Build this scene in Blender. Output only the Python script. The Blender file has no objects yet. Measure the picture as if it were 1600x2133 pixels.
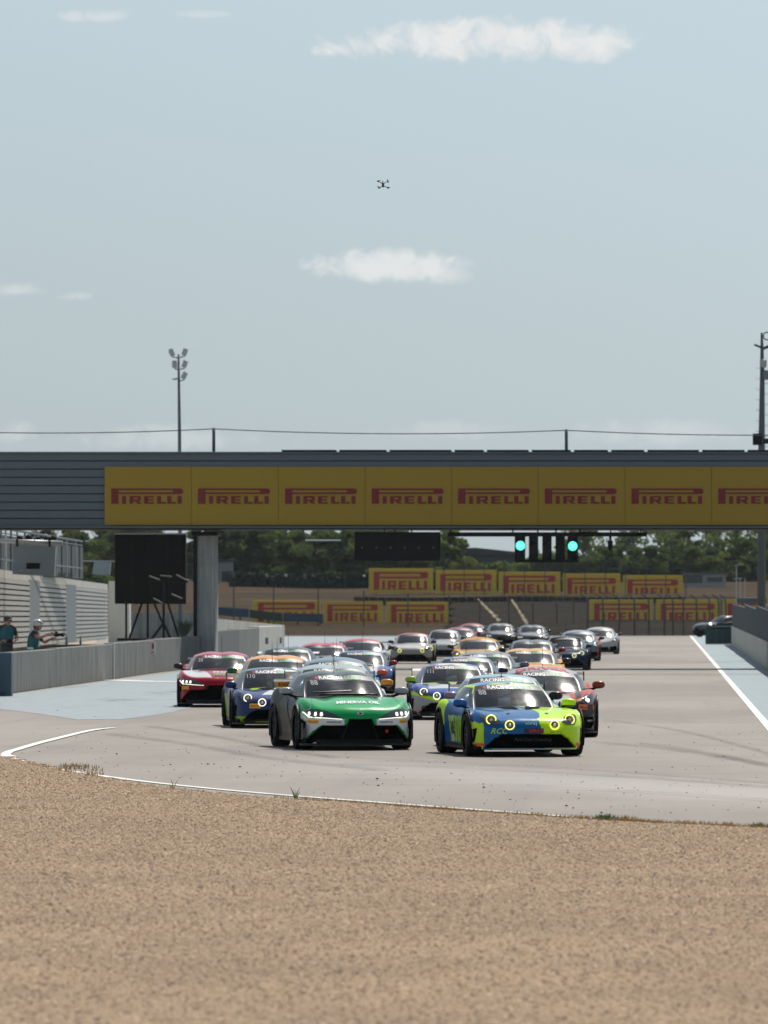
import bpy, bmesh, math, random
import numpy as np
from mathutils import Vector, Matrix, Euler
from mathutils.bvhtree import BVHTree
from mathutils.geometry import tessellate_polygon
random.seed(7); rng = np.random.default_rng(7)
R = math.radians
sc = bpy.context.scene
C = sc.collection
# ------------------------------------------------------------------ camera
FPX, VX, VY, CH = 14000.0, 1385.0, 1262.0, 2.3      # focal length and horizon of the long lens
cd = bpy.data.cameras.new('camera'); cam = bpy.data.objects.new('camera', cd); C.objects.link(cam)
sc.camera = cam
cam.location = (0, 0, CH); cam.rotation_euler = (R(90), 0, 0)
cd.sensor_fit = 'VERTICAL'; cd.sensor_height = 36; cd.sensor_width = 27
cd.lens = 36 * FPX / 2133
cd.shift_x = -(VX - 800) / 2133; cd.shift_y = (VY - 1066.5) / 2133
cd.clip_start = 1; cd.clip_end = 6000
cd.dof.use_dof = True; cd.dof.focus_distance = 108; cd.dof.aperture_fstop = 5.8
# ------------------------------------------------------------------ sun and sky
SUN_EL, SUN_AZ = 57, 20          # behind the scene, a little to the right
sd = bpy.data.lights.new('sun', 'SUN'); sun = bpy.data.objects.new('sun', sd); C.objects.link(sun)
sd.energy = 5.0; sd.angle = R(0.53); sd.color = (1.0, 0.95, 0.87)
dirv = Vector((math.sin(R(SUN_AZ)) * math.cos(R(SUN_EL)), math.cos(R(SUN_AZ)) * math.cos(R(SUN_EL)), math.sin(R(SUN_EL))))
sun.rotation_euler = dirv.to_track_quat('Z', 'Y').to_euler()
sun.location = (0, 0, 60)
wd = bpy.data.worlds.new('World'); sc.world = wd; wd.use_nodes = True
nt = wd.node_tree; nt.nodes.clear()

class NB:
    """small node-building helper"""
    def __init__(s, nt): s.nt = nt
    def n(s, t, **k):
        nd = s.nt.nodes.new(t)
        for a, b in k.items(): setattr(nd, a, b)
        return nd
    def set(s, sock, v):
        if isinstance(v, bpy.types.NodeSocket): s.nt.links.new(v, sock)
        elif v is not None: sock.default_value = v
    def m(s, op, a, b=None, c=None, clamp=False):
        nd = s.n('ShaderNodeMath', operation=op, use_clamp=clamp)
        s.set(nd.inputs[0], a); s.set(nd.inputs[1], b)
        if c is not None: s.set(nd.inputs[2], c)
        return nd.outputs[0]
    def mix(s, f, a, b):
        nd = s.n('ShaderNodeMix', data_type='RGBA')
        s.set(nd.inputs[0], f)
        s.set(nd.inputs[6], a if isinstance(a, bpy.types.NodeSocket) else (*a, 1)); s.set(nd.inputs[7], b if isinstance(b, bpy.types.NodeSocket) else (*b, 1))
        return nd.outputs[2]
    def noise(s, vec, scale, detail=4, rough=.55, dist=0):
        nd = s.n('ShaderNodeTexNoise'); nd.inputs['Scale'].default_value = scale
        nd.inputs['Detail'].default_value = detail; nd.inputs['Roughness'].default_value = rough
        nd.inputs['Distortion'].default_value = dist
        if vec is not None: s.nt.links.new(vec, nd.inputs['Vector'])
        return nd.outputs['Fac']
    def ramp(s, f, lo, hi):
        nd = s.n('ShaderNodeMapRange', clamp=True, interpolation_type='SMOOTHSTEP')
        s.set(nd.inputs[0], f); nd.inputs[1].default_value = lo; nd.inputs[2].default_value = hi
        return nd.outputs[0]
    def mapping(s, vec, scale=(1, 1, 1), rot=(0, 0, 0)):
        nd = s.n('ShaderNodeMapping'); s.nt.links.new(vec, nd.inputs['Vector'])
        nd.inputs['Scale'].default_value = scale; nd.inputs['Rotation'].default_value = rot
        return nd.outputs[0]

w = NB(nt)
sky = w.n('ShaderNodeTexSky', sky_type='NISHITA'); sky.sun_disc = False
sky.sun_elevation = R(SUN_EL); sky.sun_rotation = R(SUN_AZ); sky.altitude = 200
sky.air_density = 1.0; sky.dust_density = .7; sky.ozone_density = 2.0
tc = w.n('ShaderNodeTexCoord'); sx = w.n('ShaderNodeSeparateXYZ'); nt.links.new(tc.outputs['Generated'], sx.inputs[0])
yy = w.m('MAXIMUM', sx.outputs[1], 0.02)
U = w.m('MULTIPLY_ADD', w.m('DIVIDE', sx.outputs[0], yy), 1400, 138.5)      # cloud coordinates, tens of pixels
V = w.m('MULTIPLY', w.m('DIVIDE', sx.outputs[2], yy), 1400)
cx = w.n('ShaderNodeCombineXYZ'); nt.links.new(U, cx.inputs[0]); nt.links.new(V, cx.inputs[1])
n1 = w.noise(cx.outputs[0], .15, 10, .66, .5); n2 = w.noise(cx.outputs[0], .045, 3, .5)
cover = None
for (px, py, rx, ry, amt) in [(1015, 88, 320, 50, 1), (690, 104, 44, 18, .9), (1235, 106, 70, 34, .7), (822, 556, 180, 37, .85), (935, 572, 56, 30, .6),
                              (195, 34, 75, 16, .45), (435, 30, 60, 10, .3), (30, 604, 70, 14, .4), (165, 618, 50, 10, .4), (1370, 905, 190, 34, .28),
                              (330, 915, 190, 30, .3), (940, 900, 170, 24, .22), (20, 905, 60, 26, .3)]:
    a = w.m('DIVIDE', w.m('SUBTRACT', U, px / 10), rx / 10); b0 = w.m('SUBTRACT', V, (VY - py) / 10)
    b = w.m('DIVIDE', b0, ry / 10)
    b = w.m('MULTIPLY', b, w.m('MULTIPLY_ADD', w.m('LESS_THAN', b0, 0), .35, 1))     # flatter underside
    d = w.m('SUBTRACT', 1, w.m('ADD', w.m('MULTIPLY', a, a), w.m('MULTIPLY', b, b)))
    d = w.m('MAXIMUM', d, -2)
    d = w.m('ADD', w.m('MULTIPLY_ADD', w.m('SUBTRACT', n1, .5), 4.6, w.m('MULTIPLY', w.m('SUBTRACT', n2, .5), 1.0)), d)
    d = w.m('MULTIPLY', w.ramp(d, -.3, 1.3), amt)
    cover = d if cover is None else w.m('MAXIMUM', cover, d)
cover = w.m('MULTIPLY', cover, w.m('GREATER_THAN', sx.outputs[1], 0.05))
hs = w.n('ShaderNodeHueSaturation'); hs.inputs['Saturation'].default_value = .62; nt.links.new(sky.outputs[0], hs.inputs['Color'])
skyc = w.n('ShaderNodeMix', data_type='RGBA', blend_type='MULTIPLY'); skyc.inputs[0].default_value = 1
nt.links.new(hs.outputs[0], skyc.inputs[6]); skyc.inputs[7].default_value = (.98, 1.0, 1.0, 1)
el = sx.outputs[2]
vf = w.m('MULTIPLY', w.m('SUBTRACT', 1, w.ramp(el, .12, .75)), .8)                 # summer haze whitens the low sky
vb = w.m('MULTIPLY_ADD', w.ramp(w.m('SUBTRACT', el, w.m('MULTIPLY', sx.outputs[0], -.25)), -.03, .12), .30, .80)
vl = w.n('ShaderNodeMix', data_type='RGBA', blend_type='MULTIPLY'); vl.inputs[0].default_value = 1; vl.inputs[6].default_value = (5.62, 6.78, 7.45, 1)
cv = w.n('ShaderNodeCombineColor')
for i_ in range(3): nt.links.new(vb, cv.inputs[i_])
nt.links.new(cv.outputs[0], vl.inputs[7])
hz = w.mix(vf, skyc.outputs[2], vl.outputs[2])
base = w.mix(cover, hz, (8.9, 9.0, 9.0))
bg = w.n('ShaderNodeBackground'); nt.links.new(base, bg.inputs[0]); bg.inputs[1].default_value = 0.091
wo = w.n('ShaderNodeOutputWorld'); nt.links.new(bg.outputs[0], wo.inputs[0])
sc.view_settings.view_transform = 'Standard'; sc.view_settings.look = 'None'
sc.view_settings.exposure = 0.0; sc.view_settings.gamma = 1
sc.cycles.max_bounces = 6; sc.cycles.transparent_max_bounces = 16; sc.cycles.use_denoising = True
sc.cycles.caustics_reflective = False; sc.cycles.caustics_refractive = False; sc.cycles.sample_clamp_indirect = 6
sc.cycles.use_adaptive_sampling = True; sc.cycles.adaptive_threshold = .02

# ------------------------------------------------------------------ helpers
def P(px, py=None, s=100.0, z=None):
    """world point seen at (px, py) where one metre covers s pixels; or at height z"""
    zz = z if z is not None else CH - (py - VY) / s
    return Vector(((px - VX) / s, FPX / s, zz))
def G(px, py, z=0.0):
    """ground point seen at (px, py)"""
    s = (py - VY) / (CH - z); return Vector(((px - VX) / s, FPX / s, z))
def tag(o, label=None, cat=None, group=None, kind=None):
    if label: o['label'] = label
    if cat: o['category'] = cat
    if group: o['group'] = group
    if kind: o['kind'] = kind
    return o
def empty(name, loc=(0, 0, 0), rz=0, label=None, cat=None, group=None):
    o = bpy.data.objects.new(name, None); C.objects.link(o); o.location = loc; o.rotation_euler = (0, 0, rz)
    o.empty_display_size = .3
    return tag(o, label, cat, group)
def link(name, me, mats=(), parent=None, smooth=False):
    for m in (mats if isinstance(mats, (list, tuple)) else [mats]): me.materials.append(m)
    if smooth: me.polygons.foreach_set('use_smooth', [True] * len(me.polygons))
    o = bpy.data.objects.new(name, me); C.objects.link(o)
    if parent: o.parent = parent
    return o
def rawmesh(name, v, f, col=None):
    me = bpy.data.meshes.new(name); me.from_pydata([tuple(map(float, p)) for p in v], [], f)
    if col is not None:
        ca = me.color_attributes.new('paint', 'FLOAT_COLOR', 'POINT')
        ca.data.foreach_set('color', np.asarray(col, dtype=np.float32).ravel())
    me.update(); return me
def copytree(o, parent=None):
    c = o.copy(); C.objects.link(c); c.parent = parent
    for ch in list(o.children): copytree(ch, c)
    return c
class MB:
    """collects simple solids and links them as one mesh"""
    def __init__(s): s.v = []; s.f = []; s.mi = []
    def add(s, v, f, mi=0):
        n = len(s.v); s.v += [tuple(p) for p in v]; s.f += [tuple(i + n for i in q) for q in f]; s.mi += [mi] * len(f); return s
    def box(s, c, d, rz=0, rx=0, ry=0, bev=0, mi=0):
        x, y, z = (k / 2 for k in d)
        if bev:
            b = min(bev, x * .45, y * .45, z * .45); V0 = []
            for sx in (-1, 1):
                for sy in (-1, 1):
                    for sz in (-1, 1):
                        V0 += [(sx * x, sy * (y - b), sz * (z - b)), (sx * (x - b), sy * y, sz * (z - b)), (sx * (x - b), sy * (y - b), sz * z)]
            I = lambda a, b_, c_, k: ((a * 2 + b_) * 2 + c_) * 3 + k
            F = []
            for a in (0, 1):
                q = [(0, 0), (0, 1), (1, 1), (1, 0)]
                F.append([I(a, u, v_, 0) for u, v_ in q]); F.append([I(u, a, v_, 1) for u, v_ in q]); F.append([I(u, v_, a, 2) for u, v_ in q])
            for a in (0, 1):
                for b_ in (0, 1):
                    F.append([I(a, b_, 0, 0), I(a, b_, 1, 0), I(a, b_, 1, 1), I(a, b_, 0, 1)])
                    F.append([I(a, 0, b_, 0), I(a, 1, b_, 0), I(a, 1, b_, 2), I(a, 0, b_, 2)])
                    F.append([I(0, a, b_, 1), I(1, a, b_, 1), I(1, a, b_, 2), I(0, a, b_, 2)])
                    for c_ in (0, 1): F.append([I(a, b_, c_, 0), I(a, b_, c_, 1), I(a, b_, c_, 2)])
        else:
            V0 = [(a * x, b_ * y, c_ * z) for a in (-1, 1) for b_ in (-1, 1) for c_ in (-1, 1)]
            F = [(0, 1, 3, 2), (4, 6, 7, 5), (0, 4, 5, 1), (2, 3, 7, 6), (0, 2, 6, 4), (1, 5, 7, 3)]
        M = Matrix.Translation(c) @ Euler((rx, ry, rz)).to_matrix().to_4x4()
        return s.add([M @ Vector(p) for p in V0], F, mi)
    def tube(s, pts, r, n=8, mi=0, cap=True):
        pts = [Vector(p) for p in pts]; rs = r if isinstance(r, (list, tuple)) else [r] * len(pts)
        V0 = []; F = []
        for i, p in enumerate(pts):
            d = (pts[min(i + 1, len(pts) - 1)] - pts[max(i - 1, 0)]).normalized()
            a = d.cross(Vector((0, 0, 1)) if abs(d.z) < .9 else Vector((1, 0, 0))).normalized(); b_ = d.cross(a)
            for k in range(n):
                t = 2 * math.pi * k / n; V0.append(p + (a * math.cos(t) + b_ * math.sin(t)) * rs[i])
        for i in range(len(pts) - 1):
            for k in range(n): F.append((i * n + k, i * n + (k + 1) % n, (i + 1) * n + (k + 1) % n, (i + 1) * n + k))
        if cap: F.append(tuple(range(n - 1, -1, -1))); F.append(tuple((len(pts) - 1) * n + k for k in range(n)))
        return s.add(V0, F, mi)
    def lathe(s, prof, n=20, c=(0, 0, 0), axis='z', mi=0, sc=(1, 1, 1)):
        V0 = []; F = []
        for (r, h) in prof:
            for k in range(n):
                t = 2 * math.pi * k / n; a, b_ = r * math.cos(t), r * math.sin(t)
                p = {'z': (a, b_, h), 'x': (h, a, b_), 'y': (a, h, b_)}[axis]
                V0.append((c[0] + p[0] * sc[0], c[1] + p[1] * sc[1], c[2] + p[2] * sc[2]))
        for i in range(len(prof) - 1):
            for k in range(n): F.append((i * n + k, i * n + (k + 1) % n, (i + 1) * n + (k + 1) % n, (i + 1) * n + k))
        return s.add(V0, F, mi)
    def ell(s, c, r, n=16, m=10, p=1.0, mi=0):
        prof = []
        for i in range(m + 1):
            a = -math.pi / 2 + math.pi * i / m
            sg = lambda q: math.copysign(abs(q) ** p, q)
            prof.append((max(sg(math.cos(a)), 1e-4), sg(math.sin(a))))
        return s.lathe(prof, n, c, 'z', mi, r)
    def poly(s, pts, depth, axis='y', mi=0):
        """prism from an outline of 3D points, pushed by the vector depth"""
        n = len(pts); d = Vector(depth); P0 = [Vector(p) for p in pts]
        F = [tuple(range(n)), tuple(range(2 * n - 1, n - 1, -1))] + [(i, i + n, (i + 1) % n + n, (i + 1) % n) for i in range(n)]
        return s.add(P0 + [p + d for p in P0], F, mi)
    def mesh(s, name):
        me = bpy.data.meshes.new(name); me.from_pydata(s.v, [], s.f)
        if any(s.mi): me.polygons.foreach_set('material_index', s.mi)
        bm = bmesh.new(); bm.from_mesh(me); bmesh.ops.recalc_face_normals(bm, faces=bm.faces); bm.to_mesh(me); bm.free()
        return me
    def build(s, name, mats, parent=None, smooth=False): return link(name, s.mesh(name), mats, parent, smooth)

# ------------------------------------------------------------------ materials
MATS = {}
def mat(name, col, rough=.6, metal=0, spec=.5, coat=0, emis=None, es=0, var=.12, vs=6, bump=0, bs=30, coord='Object', trans=0):
    if name in MATS: return MATS[name]
    m = bpy.data.materials.new(name); m.use_nodes = True; t = NB(m.node_tree)
    b = m.node_tree.nodes['Principled BSDF']
    tcn = t.n('ShaderNodeTexCoord'); vec = tcn.outputs[coord]
    if var:
        f = t.noise(vec, vs, 5, .6)
        b_c = t.mix(f, tuple(c * (1 - var) for c in col), tuple(min(1, c * (1 + var)) for c in col)); t.set(b.inputs['Base Color'], b_c)
        t.set(b.inputs['Roughness'], t.m('MULTIPLY_ADD', f, .2 * rough, rough * .9))
    else:
        b.inputs['Base Color'].default_value = (*col, 1); b.inputs['Roughness'].default_value = rough
    b.inputs['Metallic'].default_value = metal; b.inputs['Specular IOR Level'].default_value = spec
    b.inputs['Coat Weight'].default_value = coat; b.inputs['Coat Roughness'].default_value = .06
    b.inputs['Transmission Weight'].default_value = trans
    if emis: b.inputs['Emission Color'].default_value = (*emis, 1); b.inputs['Emission Strength'].default_value = es
    if bump:
        bn = t.n('ShaderNodeBump'); bn.inputs['Strength'].default_value = bump; bn.inputs['Distance'].default_value = .02
        t.set(bn.inputs['Height'], t.noise(vec, bs, 4)); t.set(b.inputs['Normal'], bn.outputs[0])
    MATS[name] = m; return m
def asphalt_mat():
    m = bpy.data.materials.new('asphalt'); m.use_nodes = True; t = NB(m.node_tree); b = m.node_tree.nodes['Principled BSDF']
    g = t.n('ShaderNodeNewGeometry').outputs['Position']
    big = t.noise(t.mapping(g, (.12, .03, 1)), 1, 5, .6)
    streak = t.noise(t.mapping(g, (1.3, .02, 1)), 1, 6, .65)
    streak2 = t.noise(t.mapping(g, (.25, .9, 1), (0, 0, R(-16))), .35, 7, .7, .4)
    fine = t.noise(g, 40, 3, .7); mid = t.noise(g, 3, 5, .6)
    c = t.mix(t.ramp(big, .38, .62), (.18, .154, .130), (.25, .215, .18))
    c = t.mix(t.m('MULTIPLY', t.ramp(streak, .5, .75), .45), c, (.125, .118, .11))
    c = t.mix(t.m('MULTIPLY', t.ramp(streak2, .5, .7), .42), c, (.12, .112, .104))
    c = t.mix(t.m('MULTIPLY', t.ramp(mid, .45, .8), .2), c, (.28, .25, .225))
    c = t.mix(t.m('MULTIPLY', t.ramp(fine, .5, .7), .5), c, (.14, .13, .12))
    sp = t.n('ShaderNodeSeparateXYZ'); m.node_tree.links.new(g, sp.inputs[0])
    dl = t.m('ADD', t.m('MULTIPLY_ADD', sp.outputs[0], 2.45, -85.0), sp.outputs[1])          # distance from the sun-glare streak, painted as paler asphalt
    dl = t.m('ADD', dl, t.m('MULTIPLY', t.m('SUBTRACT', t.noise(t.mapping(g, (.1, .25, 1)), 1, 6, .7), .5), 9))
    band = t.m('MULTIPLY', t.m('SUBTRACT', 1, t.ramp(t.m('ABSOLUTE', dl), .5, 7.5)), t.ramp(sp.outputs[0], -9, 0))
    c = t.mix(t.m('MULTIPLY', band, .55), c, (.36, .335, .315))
    t.set(b.inputs['Base Color'], c)
    t.set(b.inputs['Roughness'], t.m('MULTIPLY_ADD', big, -.15, .72)); b.inputs['Specular IOR Level'].default_value = .35
    bn = t.n('ShaderNodeBump'); bn.inputs['Strength'].default_value = .5; bn.inputs['Distance'].default_value = .006
    t.set(bn.inputs['Height'], t.noise(g, 60, 3, .7)); t.set(b.inputs['Normal'], bn.outputs[0])
    return m
def worn_mat(name, col, col2, thr=(.25, .55), sca=(.5, .12, 1), rough=.75, amt=1.0):
    """worn paint lying on the asphalt: gaps where the asphalt below shows"""
    m = bpy.data.materials.new(name); m.use_nodes = True; t = NB(m.node_tree); b = m.node_tree.nodes['Principled BSDF']
    g = t.n('ShaderNodeNewGeometry').outputs['Position']
    f = t.noise(t.mapping(g, sca), 1, 8, .68); k = t.noise(g, 2.2, 6, .7)
    t.set(b.inputs['Base Color'], t.mix(t.ramp(k, .35, .65), col, col2)); b.inputs['Roughness'].default_value = rough
    b.inputs['Specular IOR Level'].default_value = .25
    t.set(b.inputs['Alpha'], t.m('MULTIPLY', t.ramp(t.m('MULTIPLY_ADD', k, .35, f), thr[0], thr[1]), amt))
    return m
def ground_mat(name, c1, c2, c3, s1=.05, s2=1.5, bmp=.8):
    m = bpy.data.materials.new(name); m.use_nodes = True; t = NB(m.node_tree); b = m.node_tree.nodes['Principled BSDF']
    g = t.n('ShaderNodeNewGeometry').outputs['Position']
    c = t.mix(t.ramp(t.noise(g, s1, 5), .35, .65), c1, c2)
    c = t.mix(t.ramp(t.noise(g, s2, 6, .7), .45, .75), c, c3)
    t.set(b.inputs['Base Color'], c); b.inputs['Roughness'].default_value = .95; b.inputs['Specular IOR Level'].default_value = .03
    bn = t.n('ShaderNodeBump'); bn.inputs['Strength'].default_value = bmp; bn.inputs['Distance'].default_value = .05
    t.set(bn.inputs['Height'], t.noise(g, 8, 5, .7)); t.set(b.inputs['Normal'], bn.outputs[0])
    return m
def concrete_mat(name, c1, c2, vert=True):
    m = bpy.data.materials.new(name); m.use_nodes = True; t = NB(m.node_tree); b = m.node_tree.nodes['Principled BSDF']
    g = t.n('ShaderNodeNewGeometry').outputs['Position']
    f = t.noise(t.mapping(g, (4, 4, .25) if vert else (1, 1, 1)), 1, 7, .7); k = t.noise(g, .8, 5)
    c = t.mix(t.ramp(f, .35, .65), c1, c2); c = t.mix(t.m('MULTIPLY', t.ramp(k, .5, .8), .6), c, tuple(q * .6 for q in c1))
    t.set(b.inputs['Base Color'], c); b.inputs['Roughness'].default_value = .9; b.inputs['Specular IOR Level'].default_value = .2
    bn = t.n('ShaderNodeBump'); bn.inputs['Strength'].default_value = .4; bn.inputs['Distance'].default_value = .02
    t.set(bn.inputs['Height'], t.noise(g, 12, 5, .7)); t.set(b.inputs['Normal'], bn.outputs[0])
    return m
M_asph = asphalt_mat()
M_blue = worn_mat('blue_runoff_paint', (.29, .335, .35), (.225, .26, .275), (.38, .60), (.35, .06, 1))
M_blue_r = worn_mat('blue_verge_paint', (.30, .36, .385), (.24, .29, .31), (.2, .42), (.35, .06, 1))
M_white = worn_mat('white_line_paint', (.78, .76, .72), (.68, .66, .62), (.22, .36), (2, 1, 1))
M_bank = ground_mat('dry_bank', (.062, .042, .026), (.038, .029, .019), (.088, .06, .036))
M_dirt = ground_mat('pit_dirt', (.42, .36, .27), (.34, .29, .22), (.5, .44, .34), .3, 4)
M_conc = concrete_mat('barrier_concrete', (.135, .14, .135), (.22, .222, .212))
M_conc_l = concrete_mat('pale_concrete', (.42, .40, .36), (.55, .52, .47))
M_black = mat('black_plastic', (.007, .007, .008), .6, spec=.2)
M_rubber = mat('tyre_rubber', (.009, .009, .010), .85, spec=.2)
M_carbon = mat('carbon_black', (.008, .008, .009), .45, spec=.3)
M_grille = mat('grille_black', (.003, .003, .003), .8, spec=.05)
M_steel = mat('dark_steel', (.08, .095, .105), .5, .3)
M_galv = mat('galvanised_steel', (.35, .37, .38), .5, .6)
M_silver = mat('silver', (.55, .56, .58), .3, .8)
M_wh = mat('white_vinyl', (.8, .8, .8), .4, var=.02)
M_bk = mat('black_vinyl', (.01, .01, .01), .45, var=0)
M_red = mat('red_vinyl', (.55, .01, .02), .5, var=.05)
M_yel = mat('yellow_sticker', (.85, .50, .02), .5, var=.05)
M_orange = mat('orange_vinyl', (.8, .16, .03), .5, var=.05)
M_green_l = mat('green_vinyl', (.05, .45, .16), .5, var=.02)
M_lime = mat('lime_vinyl', (.45, .75, .03), .5, var=.02)
M_liner = mat('dark_interior', (.02, .02, .022), .8)
M_cage = mat('cage_grey', (.25, .26, .27), .4)
# ------------------------------------------------------------------ lettering and logos (flat shapes in x,z)
TXT = {}
def text_shape(s, stretch=1.0, bold=.0, shear=0, space=1.0):
    """outline of a word as triangles, height 1, centred on x=0, baseline z=0"""
    key = (s, bold, shear, space)
    if key not in TXT:
        cu = bpy.data.curves.new('word', 'FONT'); cu.body = s; cu.size = 1.38; cu.offset = bold; cu.shear = shear; cu.space_character = space
        cu.resolution_u = 2; cu.fill_mode = 'BOTH'
        o = bpy.data.objects.new('word', cu); C.objects.link(o); bpy.context.view_layer.update()
        me = bpy.data.meshes.new_from_object(o.evaluated_get(bpy.context.evaluated_depsgraph_get()))
        v = np.array([q.co[:2] for q in me.vertices]); f = [tuple(p.vertices) for p in me.polygons]
        bpy.data.objects.remove(o); bpy.data.curves.remove(cu); bpy.data.meshes.remove(me)
        v[:, 0] -= (v[:, 0].min() + v[:, 0].max()) / 2
        TXT[key] = (v, f)
    v, f = TXT[key]; v = v.copy(); v[:, 0] *= stretch
    return v, f
def rects_shape(rs):
    v = []; f = []
    for r in rs:
        n = len(v); v += list(r); f.append(tuple(range(n, n + len(r))))
    return np.array(v, float), f
def tyre_logo():
    q = lambda a, b, c, d: [(a, b), (c, b), (c, d), (a, d)]
    r = [q(0, 0, 112, 232), q(112, 205, 930, 232), q(112, 146, 930, 173)]
    r.append([(930, 146)] + [(1041 + 43 * math.cos(t), 189 + 43 * math.sin(t)) for t in np.linspace(-math.pi / 2, math.pi / 2, 9)] + [(930, 232)])
    r += [q(164, 0, 226, 118), q(276, 0, 334, 118), q(334, 90, 448, 118), q(334, 44, 448, 66), q(400, 66, 448, 90),
          [(352, 44), (400, 0), (458, 0), (418, 44)],
          q(495, 0, 555, 118), q(555, 92, 645, 118), q(555, 47, 635, 71), q(555, 0, 645, 26),
          q(692, 0, 752, 118), q(752, 0, 824, 28), q(844, 0, 906, 118), q(906, 0, 976, 28), q(1000, 0, 1062, 118)]
    v, f = rects_shape(r); v[:, 0] -= 542; v /= 1084.0
    return v, f          # width 1, height .214
LOGO = tyre_logo()
def flat_shape(name, shp, c, wx, mt, parent=None, off=0, mirror=False):
    """a flat shape standing in the x,z plane, facing -y"""
    v, f = shp
    return link(name, rawmesh(name, [(c[0] + p[0] * wx, c[1] - off, c[2] + p[1] * wx) for p in v], f), mt, parent)
def banner_board(name, c, wd_, h, mats, parent=None, logo_w=.83, depth=.06, logo_dz=-.02, rz=0):
    o = MB().box((c[0], c[1], c[2]), (wd_, depth, h)).build(name, mats[0], parent)
    flat_shape('logo', LOGO, (c[0], c[1] - depth / 2 - .012, c[2] - .107 * logo_w * wd_ + logo_dz), logo_w * wd_, mats[1], o)
    return o

# ------------------------------------------------------------------ racing cars
def crom(P0, n):
    """Catmull-Rom through control points, n steps per segment"""
    P0 = np.array(P0, float); out = []
    Q = np.vstack([2 * P0[0] - P0[1], P0, 2 * P0[-1] - P0[-2]])
    for i in range(1, len(Q) - 2):
        k = n[i - 1] if isinstance(n, (list, tuple)) else n
        for j in range(k):
            t = j / k; a, b, c, d = Q[i - 1], Q[i], Q[i + 1], Q[i + 2]
            out.append(.5 * ((2 * b) + (-a + c) * t + (2 * a - 5 * b + 4 * c - d) * t * t + (-a + 3 * b - 3 * c + d) * t ** 3))
    out.append(P0[-1]); return np.array(out)
def sstep(x, a, b): t = np.clip((x - a) / (b - a), 0, 1); return t * t * (3 - 2 * t)
def inpoly(x, z, poly):
    x = np.asarray(x); z = np.asarray(z); r = np.zeros(x.shape, bool); j = len(poly) - 1
    for i in range(len(poly)):
        xi, zi = poly[i]; xj, zj = poly[j]
        cnd = ((zi > z) != (zj > z)) & (x < (xj - xi) * (z - zi) / (zj - zi + 1e-12) + xi); r ^= cnd; j = i
    return r
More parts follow.
